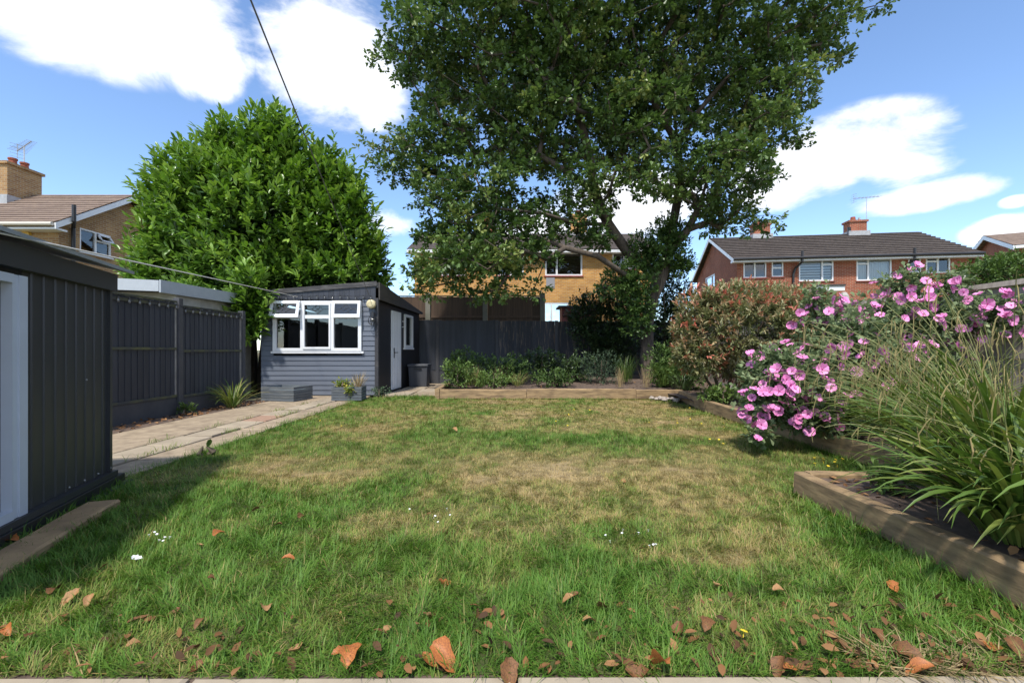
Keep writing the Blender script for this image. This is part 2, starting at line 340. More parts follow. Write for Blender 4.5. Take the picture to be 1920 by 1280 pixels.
# lawn
def lawn_left(y): return np.where(y > 3.75, -3.36+.10*(vnoise(y, y*0, 1.3, 4)-.5), -2.72+(2.2-y)*.33)
def in_lawn(x, y):
    a = (y > 1.52) & (y < 10.03) & (x > lawn_left(y)) & (x < np.where(y < 3.44, 2.13, 3.36))
    b = (y >= 10.0) & (y < 10.62) & (x > -2.75+(10.6-y)*-.9) & (x < -1.75)
    return a | b
BARE = [(*G(742, 985), .36), (*G(965, 1022), .22), (*G(960, 1068), .14), (*G(700, 1000), .22), (*G(585, 888), .5), (*G(1360, 985), .35), (*G(1390, 1040), .22), (*G(1085, 880), .55), (*G(930, 905), .35), (*G(1265, 790), .5), (*G(1390, 790), .6), (*G(1540, 835, 0), .35), (*G(770, 795), .6), (*G(1120, 1170), .12), (*G(260, 1110), .15)]
LUSH = [(*G(1050, 825), 1.0, .35), (*G(1230, 832), .8, .35), (*G(520, 940), 1.0, .4), (*G(900, 822), .5, .25)]
def dryness(x, y):
    d = .15+.40*sstep(2.2, 4.2, y)+.14*sstep(5.5, 8, y)-.18*sstep(1.6, 3.2, x)*(1-sstep(6, 7, y))
    d = d-.25*sstep(2.0, 3.0, -x)*(1-sstep(6, 9, y))
    x0_, y0_ = x, y; x = x+.5*(fbm(x0_, y0_, 1.6, 41)-.5)+.25*(fbm(x0_, y0_, 5, 43)-.5); y = y+.5*(fbm(x0_, y0_, 1.6, 47)-.5)+.25*(fbm(x0_, y0_, 5, 49)-.5)
    d = d+1.0*(fbm(x, y, .9, 3)-.5)+1.1*(fbm(x, y, 3.4, 8)-.5)
    for bx, by, r in BARE: d = d+.22*np.exp(-(((x-bx)/(r*1.15))**2+((y-by)/r)**2))
    for bx, by, rx, ry in LUSH: d = d-.3*np.exp(-(((x-bx)/rx)**2+((y-by)/ry)**2))
    edge = np.minimum(np.minimum(x-lawn_left(y), np.where(y < 3.44, 2.13, 3.36)-x), np.minimum(10.05-y, y*9))
    d = d-.4*np.exp(-np.maximum(edge, 0)/.14)
    return np.clip(d, 0, 1.3)
def bareness(x, y):
    d = 0*x
    for bx, by, r in BARE: d = d+.42*np.exp(-(((x-bx)/(r*.8))**2+((y-by)/(r*.6))**2))*(.4+.9*vnoise(x, y, 9, 5))
    return np.clip(d+.9*(dryness(x, y)-.95), 0, 1)
def lawn_z(X, Y): return .02*(fbm(X, Y, .8, 2)-.5)
def lawnmat(name, attrname, stops, rough=.8, trans=0):
    m = leafmat(name, stops, rough, trans, .25, .18)
    return m
LAWNBASE = leafmat('lawn_soil_and_thatch', [(0, (.06, .075, .025)), (.5, (.12, .12, .045)), (.8, (.19, .155, .07)), (1, (.25, .19, .105))], .95, 0, .1, .3)
lawn = link('lawn', gridmesh('lawn', np.linspace(-3.6, 3.5, 180), np.linspace(1.45, 10.7, 220), lawn_z, LAWNBASE, in_lawn, {'tint': lambda x, y: np.clip(dryness(x, y)*.75+.25*bareness(x, y), 0, 1)})); tag(lawn, kind='structure')
GRASS = leafmat('grass_blades', [(0, (.088, .19, .024)), (.38, (.145, .235, .036)), (.62, (.235, .24, .062)), (.85, (.34, .255, .092)), (1, (.40, .30, .135))], .55, .25, .3, .2)
def grass():
    Vs = []; Fs = []; Ts = []; off = 0
    for (y0, y1, dens, seg, wmul) in ((1.52, 2.6, 15000, 2, 1.0), (2.6, 4.0, 10500, 2, 1.15), (4.0, 6.2, 6800, 1, 1.5), (6.2, 10.65, 4200, 1, 2.2)):
        n = int(dens*(y1-y0)*7.0); x = rng.uniform(-3.6, 3.4, n); y = rng.uniform(y0, y1, n)
        ok = in_lawn(x, y); x = x[ok]; y = y[ok]
        cl = fbm(x, y, 7, 21); ok = (rng.random(len(x)) > bareness(x, y)*.93) & (rng.random(len(x)) < .45+1.2*cl); x = x[ok]; y = y[ok]; n = len(x)
        d = dryness(x, y); tuft = fbm(x, y, 5.5, 31)
        edge = np.minimum(x-lawn_left(y), np.where(y < 3.44, 2.13, 3.36)-x); edge = np.minimum(edge, np.minimum(10.05-y, (y-1.5)*1.6)); ed = np.exp(-np.maximum(edge, 0)/.09)
        L = (.022+.045*rng.random(n)**1.3)*(1.22-.62*np.clip(d, 0, 1))*(.55+.95*tuft)*(1+1.1*ed*rng.random(n))*np.where(y < 3, 1.15, 1)
        az = 14*vnoise(x, y, 7, 61)+rng.normal(0, .9, n); lean = rng.uniform(.25, 1.45, n)
        w = rng.uniform(.0022, .0042, n)*wmul
        h = np.stack([np.cos(az), np.sin(az), 0*az], 1); s = np.stack([-np.sin(az), np.cos(az), 0*az], 1)
        P = np.stack([x, y, lawn_z(x, y)-.002], 1); tn = np.clip(d+rng.normal(0, .17, n)+(rng.random(n) < .07)*.6, 0, 1)
        up = np.array([0, 0, 1.])
        D1 = h*np.sin(lean)[:, None]+up*np.cos(lean)[:, None]; l2 = lean+rng.uniform(.1, .8, n); D2 = h*np.sin(l2)[:, None]+up*np.cos(l2)[:, None]
        if seg == 2:
            m1 = P+D1*(L*.55)[:, None]; tp = m1+D2*(L*.5)[:, None]
            V = np.stack([P-s*w[:, None]*.5, P+s*w[:, None]*.5, m1+s*w[:, None]*.42, m1-s*w[:, None]*.42, tp], 1)
            f = np.array([(0, 1, 2), (0, 2, 3), (3, 2, 4)]); k = 5
        else:
            tp = P+D1*L[:, None]; V = np.stack([P-s*w[:, None]*.5, P+s*w[:, None]*.5, tp], 1); f = np.array([(0, 1, 2)]); k = 3
        Fs.append((f[None]+(np.arange(n)*k)[:, None, None]).reshape(-1, 3)+off); Vs.append(V.reshape(-1, 3)); Ts.append(np.repeat(tn, k)); off += n*k
    me = rawmesh('grass', np.concatenate(Vs), np.concatenate(Fs), GRASS, {'tint': np.concatenate(Ts)})
    o = link('grass', me); tag(o, 'patchy lawn grass, green in front and dry yellow towards the back', 'grass', kind='stuff')
grass()
# soil of the beds
def soil_z(X, Y): return .13+.16*sstep(10.5, 14.5, Y)+.05*(fbm(X, Y, 2.5, 6)-.5)+.03*(fbm(X, Y, 9, 7)-.5)
def in_bed(x, y): return ((y > 10.16) & (y < 14.68) & (x > -1.55) & (x < 5.5)) | ((y > 3.5) & (y <= 10.2) & (x > 3.46) & (x < 5.5)) | ((y > .6) & (y <= 3.5) & (x > 2.22) & (x < 5.5))
tag(link('bed_soil', gridmesh('bed_soil', np.linspace(-1.7, 5.6, 150), np.linspace(.6, 14.7, 260), soil_z, SOIL, in_bed)), kind='structure')
def flat(name, x0, x1, y0, y1, m, z=0.0, amp=.02, nx=24, ny=60):
    return tag(link(name, gridmesh(name, np.linspace(x0, x1, nx), np.linspace(y0, y1, ny), lambda X, Y: z+amp*(fbm(X, Y, 3, 9)-.5), m)), kind='structure')
flat('soil_strip', -5.66, -5.05, 3.0, 11.0, SOIL, .0, .05)
flat('edge_soil', -3.4, 2.15, 1.40, 1.57, SOIL, -.004, .008, 60, 6)
flat('yard_soil', -5.2, -1.2, 3.2, 14.66, SOIL, -.022, .01)
# ------------------------------------------------------------------ path: cast strips and slabs
path = bpy.data.objects.new('path', None); COL.objects.link(path); path['kind'] = 'structure'; path.location = (-4, 6, 0)
def slab(x0, x1, y0, y1, m, z=.022, skew=0, parent=path, name='slab', jit=.012):
    j = lambda: random.uniform(-jit, jit); b = MB(); dz = random.uniform(-.004, .004); c = .012
    P = [(x0+j(), y0+j()), (x1+j(), y0+j()+skew), (x1+j(), y1+j()+skew), (x0+j(), y1+j())]
    cx = sum(p[0] for p in P)/4; cy = sum(p[1] for p in P)/4
    ins = lambda p: (p[0]+(cx-p[0])/abs(cx-p[0])*c, p[1]+(cy-p[1])/abs(cy-p[1])*c)
    lo = [(*p, -.03) for p in P]; mi = [(*p, z+dz-.008) for p in P]; hi = [(*ins(p), z+dz+random.uniform(-.002, .002)) for p in P]
    i = 0; b.v = lo+mi+hi; b.f = [(k, (k+1) % 4, 4+(k+1) % 4, 4+k) for k in range(4)]+[(4+k, 4+(k+1) % 4, 8+(k+1) % 4, 8+k) for k in range(4)]+[(8, 9, 10, 11)]
    return b.build(name, m, parent)
y = 3.3; k = 0
while y < 9.6:
    l = random.uniform(.56, .66); slab(-4.12+random.uniform(-.02, .02), -3.74+random.uniform(-.03, .03), y, y+l-.03, SLABRED if k == 6 else SLAB, .024, random.uniform(-.04, .04)); y += l+(.12 if k == 7 else 0); k += 1
y = 3.3
for l in (2.3, 2.05, 2.1, 1.2): slab(-5.1, -4.16, y, y+l-.025, PATH, .02, random.uniform(-.03, .03)); y += l
y = 3.3
for l in (1.15, 1.7, 1.25, 1.9, 1.35): slab(-3.70, -3.33, y, y+l-.02, PATH, .018, random.uniform(-.05, .05), jit=.02); y += l
slab(-5.1, -4.3, 10.0, 10.56, PATH, .02); slab(-4.27, -3.3, 9.72, 10.56, PATH, .018)
for (x0, x1, y0, y1, m) in ((-3.08, -2.45, 10.7, 11.5, SLAB), (-2.42, -1.8, 10.72, 11.5, PATH), (-3.05, -2.45, 11.53, 12.3, PATH), (-2.42, -1.8, 11.53, 12.3, SLAB), (-3.0, -2.4, 12.33, 13.1, SLAB), (-2.37, -1.8, 12.33, 13.1, PATH), (-3.0, -1.9, 13.13, 14.3, PATH)): slab(x0, x1, y0, y1, m, .03)
patio = bpy.data.objects.new('patio', None); COL.objects.link(patio); patio['kind'] = 'structure'; patio.location = (0, 1, 0)
for (x0, x1) in ((-2.4, -1.07), (-1.05, 0.0), (.015, 1.34), (1.355, 2.7)):
    for (y0, y1) in ((.9, 1.505), (.25, .885)): slab(x0, x1, y0, y1, SLAB, .018, 0, patio, jit=.006)
# ------------------------------------------------------------------ raised bed sleepers
def beam(p0, p1, w, h, z0, m, name, parent, seg=10, jit=.006, label=None):
    """long timber with slightly uneven faces and rounded arrises"""
    p0 = Vector((*p0, 0)); p1 = Vector((*p1, 0)); u = (p1-p0); Lg = u.length; u.normalize(); n = Vector((-u.y, u.x, 0)); b = MB(); c = .012
    prof = [(-w/2, c), (-w/2+c, 0), (w/2-c, 0), (w/2, c), (w/2, h-c), (w/2-c, h), (-w/2+c, h), (-w/2, h-c)]
    for i in range(seg+1):
        q = p0+u*(Lg*i/seg); ox = random.uniform(-jit, jit); oz = random.uniform(-jit, jit)
        for (a, z) in prof: b.v.append(tuple(q+n*(a+ox+random.uniform(-jit, jit)*.5)+Vector((0, 0, z0+z+oz*.6))))
    for i in range(seg):
        for k in range(8): b.f.append((i*8+k, i*8+(k+1) % 8, i*8+8+(k+1) % 8, i*8+8+k))
    b.f.append(tuple(reversed(range(8)))); b.f.append(tuple(seg*8+k for k in range(8)))
    o = b.build(name, m, parent)
    if label: o['label'] = label
    return o
bed = thing('raised_bed', (2.5, 8, 0), 'long raised garden bed edged with weathered timber sleepers round the lawn', 'raised bed')
beam((-1.60, 10.10), (.32, 10.10), .1, .215, 0, SLEEPER, 'sleeper', bed); beam((.33, 10.10), (2.75, 10.10), .1, .225, 0, SLEEPER, 'sleeper', bed); beam((2.76, 10.10), (3.78, 10.08), .1, .205, 0, SLEEPER, 'sleeper', bed)
beam((-1.66, 10.06), (-1.66, 12.1), .1, .235, .0, SLEEPER, 'sleeper', bed)
beam((3.72, 10.0), (3.47, 8.3), .1, .2, 0, SLEEPER, 'sleeper', bed); beam((3.46, 8.28), (3.42, 5.9), .1, .2, 0, SLEEPER, 'sleeper', bed); beam((3.42, 5.88), (3.40, 3.52), .1, .2, 0, SLEEPER, 'sleeper', bed)
bed2 = thing('raised_bed', (2.6, 2.6, 0), 'square corner of raised bed in front, timber sleepers and bare soil under sedge', 'raised bed')
beam((2.19, 3.45), (2.19, .9), .09, .175, 0, SLEEPER, 'sleeper', bed2, 14); beam((2.25, 3.46), (3.34, 3.46), .09, .165, 0, SLEEPER, 'sleeper', bed2)
# ------------------------------------------------------------------ windows, walls, roofs
Zv = Vector((0, 0, 1))
def window(parent, O, u, n, x0, x1, z0, z1, bars=(), trans=(), fr=.055, sill=True, blind=None, name='window', sillmat=None, depth=-.06, openlight=None):
    """frame bars with panes set in the opening; bars: x positions of mullions; trans: list of (bay, z)"""
    b = MB(); d0, d1 = depth-.03, depth+.05
    b.obox(O, u, n, x0, x0+fr, d0, d1, z0, z1); b.obox(O, u, n, x1-fr, x1, d0, d1, z0, z1)
    b.obox(O, u, n, x0+fr, x1-fr, d0, d1-.001, z0, z0+fr); b.obox(O, u, n, x0+fr, x1-fr, d0, d1-.001, z1-fr, z1)
    for x in bars: b.obox(O, u, n, x-fr*.6, x+fr*.6, d0, d1-.002, z0+fr, z1-fr)
    ed = [x0]+list(bars)+[x1]
    for (k, z) in trans: b.obox(O, u, n, ed[k]+fr*.55, ed[k+1]-fr*.55, d0, d1-.003, z-fr*.55, z+fr*.55)
    w = b.build(name, WHITE, parent)
    td = dict(trans)
    for k in range(len(ed)-1):
        zs = [z0+fr*.5]+([td[k]] if k in td else [])+[z1-fr*.5]
        for q in range(len(zs)-1):
            if openlight is not None and (k, q) in openlight: continue
            p = MB(); P = lambda a, z: Vector(O)+Vector(u)*a+Vector(n)*depth+Zv*z
            p.quad(P(ed[k]+fr*.5, zs[q]), P(ed[k+1]-fr*.5, zs[q]), P(ed[k+1]-fr*.5, zs[q+1]), P(ed[k]+fr*.5, zs[q+1])); p.build('pane', GLASS, w)
    if sill:
        MB().obox(O, u, n, x0-.05, x1+.05, depth-.02, .06, z0-.05, z0-.002).build('sill', sillmat or WHITE, w)
    if blind:
        bb = MB()
        kind, bx0, bx1 = blind
        if kind == 'slat':
            z = z0+.1
            while z < z1-.08: bb.obox(O, u, n, bx0, bx1, depth-.10, depth-.07, z, z+.085); z += .15
        else:
            x = bx0
            while x < bx1-.06: bb.obox(O, u, n, x, x+.075, depth-.10, depth-.08, z0+.06, z1-.06); x += .09
        q = bb.build('blind', BLIND, w); q['kind'] = 'stuff'
    return w
def wall(parent, O, u, n, Wd, z0, z1, holes, m, name='wall', gable=None, reveal=.14, backing=True):
    b = MB(); O = Vector(O); u = Vector(u); n = Vector(n); P = lambda a, z, d=0: O+u*a+Zv*z+n*d
    xs = sorted({0, Wd, *[h[0] for h in holes], *[h[1] for h in holes]}); zs = sorted({z0, z1, *[h[2] for h in holes], *[h[3] for h in holes]})
    for i in range(len(xs)-1):
        for j in range(len(zs)-1):
            cx = (xs[i]+xs[i+1])/2; cz = (zs[j]+zs[j+1])/2
            if any(h[0] < cx < h[1] and h[2] < cz < h[3] for h in holes): continue
            b.quad(P(xs[i], zs[j]), P(xs[i+1], zs[j]), P(xs[i+1], zs[j+1]), P(xs[i], zs[j+1]))
    for (a, c, d, e) in holes:
        b.quad(P(a, d), P(a, e), P(a, e, -reveal), P(a, d, -reveal)); b.quad(P(c, e), P(c, d), P(c, d, -reveal), P(c, e, -reveal)); b.quad(P(a, e), P(c, e), P(c, e, -reveal), P(a, e, -reveal)); b.quad(P(c, d), P(a, d), P(a, d, -reveal), P(c, d, -reveal))
    if gable: b.quad(P(0, z1), P(Wd, z1), P(*gable))
    return b.build(name, m, parent)
def roof_slope(parent, A, B, C, D, m, courses, name='roof', step=.035):
    """stepped tile courses from eave A-B up to ridge D-C"""
    A, B, C, D = map(Vector, (A, B, C, D)); nn = (B-A).cross(D-A).normalized(); b = MB(); seg = 24
    for k in range(courses):
        t0, t1 = k/courses, (k+1)/courses
        l0, r0 = A.lerp(D, t0), B.lerp(C, t0); l1, r1 = A.lerp(D, t1), B.lerp(C, t1)
        off = len(b.v)
        for i in range(seg+1):
            s = i/seg; w = random.uniform(-.006, .006)
            b.v += [tuple(l0.lerp(r0, s)+nn*.002), tuple(l0.lerp(r0, s)+nn*(step+w)), tuple(l1.lerp(r1, s)+nn*.006)]
        for i in range(seg):
            q = off+i*3; b.f += [(q, q+3, q+4, q+1), (q+1, q+4, q+5, q+2)]
    return b.build(name, m, parent)
def strip(parent, P0, P1, w, h, m, name):
    """a board of section w (horizontal) by h (vertical) between two points"""
    P0, P1 = Vector(P0), Vector(P1); d = (P1-P0).normalized(); s = d.cross(Zv).normalized()*w*.5; v = Zv*h
    b = MB(); b.hexa([P0-s, P0+s, P1+s, P1-s], [P0-s+v, P0+s+v, P1+s+v, P1-s+v]); return b.build(name, m, parent)
def chimney(parent, c, ax, wx, wy, z0, z1, brick, pots=2, rot=0):
    ch = None
    b = MB(); cx, cy = c; b.box(cx-wx/2, cx+wx/2, cy-wy/2, cy+wy/2, z0, z1); b.box(cx-wx/2-.07, cx+wx/2+.07, cy-wy/2-.07, cy+wy/2+.07, z1+.001, z1+.1)
    ch = b.build('chimney', brick, parent)
    MB().box(cx-wx/2-.1, cx+wx/2+.1, cy-wy/2-.1, cy+wy/2+.1, z0-.1, z0+.28).build('flashing', LEAD, ch)
    for i in range(pots):
        o = (i-(pots-1)/2)*.42; q = (cx, cy+o) if wy > wx else (cx+o, cy)
        MB().tube([(*q, z1+.1), (*q, z1+.3), (*q, z1+.31), (*q, z1+.37)], [.13, .115, .14, .14], 12).build('chimney_pot', POT, ch)
    return ch
def aerial(loc, top, yaw, label, n=9, blen=1.3, scale=1):
    t = thing('television_aerial', loc, label, 'aerial'); x, y, z = loc; STEEL = mat('galvanised_steel', (.5, .5, .5), .4, metal=.6)
    MB().tube([(x, y, z), (x, y, top)], .02, 6).build('mast', STEEL, t)
    d = Vector((math.cos(yaw), math.sin(yaw), .12)); s = Vector((-math.sin(yaw), math.cos(yaw), 0)); c = Vector((x, y, top))
    bm_ = MB().tube([c-d*blen*.5, c+d*blen*.5], .018, 5).build('boom', STEEL, t)
    for k in range(n):
        q = c+d*blen*(k/(n-1)-.5); l = .28-.012*k; MB().tube([q-s*l, q+s*l], .008, 4).build('element', STEEL, bm_)
    q = c-d*blen*.48; b = MB()
    for zz in (-.25, -.12, .12, .25): b.tube([q+Zv*zz-s*.22, q+Zv*zz+s*.22], .008, 4)
    b.tube([q-Zv*.28, q+Zv*.28], .014, 4); b.build('reflector', STEEL, t)
    return t
# ------------------------------------------------------------------ left house
def left_house():
    X = -15.3; Y0 = 15.3; YR = 18.05; Y1 = 20.8; ze = 5.45; zr = 7.15; XL = -32
    h = thing('neighbour_house', (X, Y0, 0), 'buff brick two-storey house at the far left with tiled gable roof', 'house')
    wall(h, (XL, Y0, 0), (1, 0, 0), (0, -1, 0), X-XL, 0, ze, [], BRBUF)
    win = (16.05-Y0, 17.3-Y0, 4.58, 5.42)
    win2 = (18.1-Y0, 19.0-Y0, 4.0, 4.95)
    wall(h, (X, Y0, 0), (0, 1, 0), (1, 0, 0), Y1-Y0, 0, ze, [win, win2], BRBUF, gable=(YR-Y0, zr-.12))
    wall(h, (X, Y1, 0), (-1, 0, 0), (0, 1, 0), X-XL, 0, ze, [], BRBUF)
    window(h, (X, Y0, 0), (0, 1, 0), (1, 0, 0), *win, bars=(16.68-Y0,), trans=((1, 5.1),), openlight=[(1, 1)]); window(h, (X, Y0, 0), (0, 1, 0), (1, 0, 0), *win2)
    # open top light
    b = MB(); a0, a1, zt, zb, out = 16.72-Y0, 17.26-Y0, 5.36, 5.10, .17
    P = lambda a, z, d: Vector((X+d, Y0+a, z))
    for (q0, q1, q2, q3) in ((a0, a0+.06, 0, 1), (a1-.06, a1, 0, 1), (a0, a1, 0, .2), (a0, a1, .8, 1)):
        D = lambda t: (out*(1-t)+.02, zb+(zt-zb)*t)
        (d0, z0), (d1, z1) = D(q2), D(q3); b.hexa([P(q0, z0, d0), P(q1, z0, d0), P(q1, z0, d0-.05), P(q0, z0, d0-.05)], [P(q0, z1, d1), P(q1, z1, d1), P(q1, z1, d1-.05), P(q0, z1, d1-.05)])
    ol = b.build('open_top_light', WHITE, h); MB().quad(P(a0+.05, zb+.04, out-.02), P(a1-.05, zb+.04, out-.02), P(a1-.05, zt-.04, .01), P(a0+.05, zt-.04, .01)).build('pane', GLASS, ol)
    ov = .45; sl = (zr-ze)/(YR-Y0)
    roof_slope(h, (XL, Y0-ov, ze-ov*sl+.1), (X+.35, Y0-ov, ze-ov*sl+.1), (X+.35, YR, zr+.1), (XL, YR, zr+.1), ROOFTAN, 14)
    roof_slope(h, (X+.35, Y1+ov, ze-ov*sl+.1), (XL, Y1+ov, ze-ov*sl+.1), (XL, YR, zr+.1), (X+.35, YR, zr+.1), ROOFTAN, 14)
    strip(h, (X+.33, Y0-ov, ze-ov*sl-.12), (X+.33, YR, zr-.12), .05, .2, WHITE, 'bargeboard'); strip(h, (X+.33, Y1+ov, ze-ov*sl-.12), (X+.33, YR, zr-.12), .05, .2, WHITE, 'bargeboard')
    MB().box(XL, X+.3, Y0-ov+.02, Y0-.002, ze-ov*sl-.12, ze-ov*sl-.06).build('soffit', WHITE, h)
    MB().tube([(XL, Y0-ov-.06, ze-ov*sl+.03), (X+.3, Y0-ov-.06, ze-ov*sl+.03)], .065, 8).build('gutter', mat('white_gutter', (.6, .55, .47), .5), h)
    b = MB(); b.tube([(X+.09, Y0+.42, 0), (X+.09, Y0+.42, ze-.15), (X+.42, Y0+.1, ze+.02), (X+.42, Y0+.1, ze+.55)], .06, 8); b.build('soil_pipe', BLACK, h)
    b = MB(); b.cyl((X-1.05, Y0-.03), .0, 0, 0, 3); b = MB(); b.tube([(X-1.05, Y0-.001, 4.96), (X-1.05, Y0-.09, 4.96)], [.15, .13], 16); b.build('alarm_box', mat('yellow_plastic', (.62, .38, .06), .5), h)
    chimney(h, (-19.15, 17.6), 0, .5, 1.25, 6.6, 8.05, BRBUF, 2)
    aerial((-19.1, 17.75, 8.05), 9.05, R(-25), 'spiky television aerial on the buff brick chimney at left', 11, 1.25)
left_house()
# ------------------------------------------------------------------ yellow brick house behind the oak
def yellow_house():
    X0, X1, Y0, YR = -4.9, 7.0, 22.8, 26.3; zb = 1.0; ze = 6.15; zr = 7.75
    h = thing('neighbour_house', (1, Y0, zb), 'sunlit yellow brick house seen through the oak branches', 'house')
    u = (1, 0, 0); n = (0, -1, 0); O = (X0, Y0, 0); f = lambda px: (px-960)/F*Y0-X0; z = lambda py: EYE+(655-py)/F*Y0
    wins = [(f(1022), f(1092), z(517), z(466)), (f(930), f(982), z(517), z(470)), (f(1148), f(1194), z(505), z(466)), (f(820), f(872), z(517), z(470)), (f(1020), f(1066), z(612), z(567))]
    wall(h, O, u, n, X1-X0, zb-.3, ze, wins, BRYEL)
    RS = mat('red_painted_sill', (.32, .05, .05), .6)
    window(h, O, u, n, *wins[0], bars=(f(1044),), sillmat=RS, fr=.08)
    for w in wins[1:4]: window(h, O, u, n, *w, bars=((w[0]+w[1])/2,), sillmat=RS, fr=.08)
    window(h, O, u, n, *wins[4], bars=(f(1034),), fr=.08)
    MB().obox(O, u, n, f(1024), f(1040), .001, .03, z(540), z(520)).build('wall_panel', mat('grey_panel', (.28, .28, .3), .7), h)
    for X, s in ((X0, -1), (X1, 1)):
        wall(h, (X, Y0, 0), (0, 1, 0), (s, 0, 0), 7, zb-.3, ze, [], BRYEL, gable=(3.5, zr))
    roof_slope(h, (X0-.3, Y0-.4, ze-.1), (X1+.3, Y0-.4, ze-.1), (X1+.3, YR, zr+.05), (X0-.3, YR, zr+.05), ROOFBR, 13)
    roof_slope(h, (X1+.3, Y0+7.4, ze-.1), (X0-.3, Y0+7.4, ze-.1), (X0-.3, YR, zr+.05), (X1+.3, YR, zr+.05), ROOFBR, 13)
    MB().box(X0-.3, X1+.3, Y0-.42, Y0-.002, ze-.26, ze-.12).build('fascia', WHITE, h)
    chimney(h, (3.85, YR), 0, .9, .6, zr-.25, zr+1.0, BRYEL, 1); chimney(h, (-1.35, YR), 0, .8, .6, zr-.25, zr+.75, BRRED, 1)
    c = thing('garden_cabin', (4, 19.5, 1.1), 'dark red timber cabin behind the dark fence', 'cabin')
    MR = mat('dark_red_boards', (.12, .03, .026), .7, rnd=.15, scale=3, stretch=(1, 1, 9)); x0, x1 = 2.14, 3.6
    for k in range(9):
        MB().hexa([(x0, 19.475, 1.1+k*.2), (x1, 19.475, 1.1+k*.2), (x1, 20.4, 1.1+k*.2), (x0, 20.4, 1.1+k*.2)], [(x0, 19.5, 1.297+k*.2), (x1, 19.5, 1.297+k*.2), (x1, 20.4, 1.297+k*.2), (x0, 20.4, 1.297+k*.2)]).build('board', MR, c)
    MB().box(x0-.15, x1+.15, 19.3, 20.6, 2.9, 2.97).build('roof', FELT, c)
yellow_house()
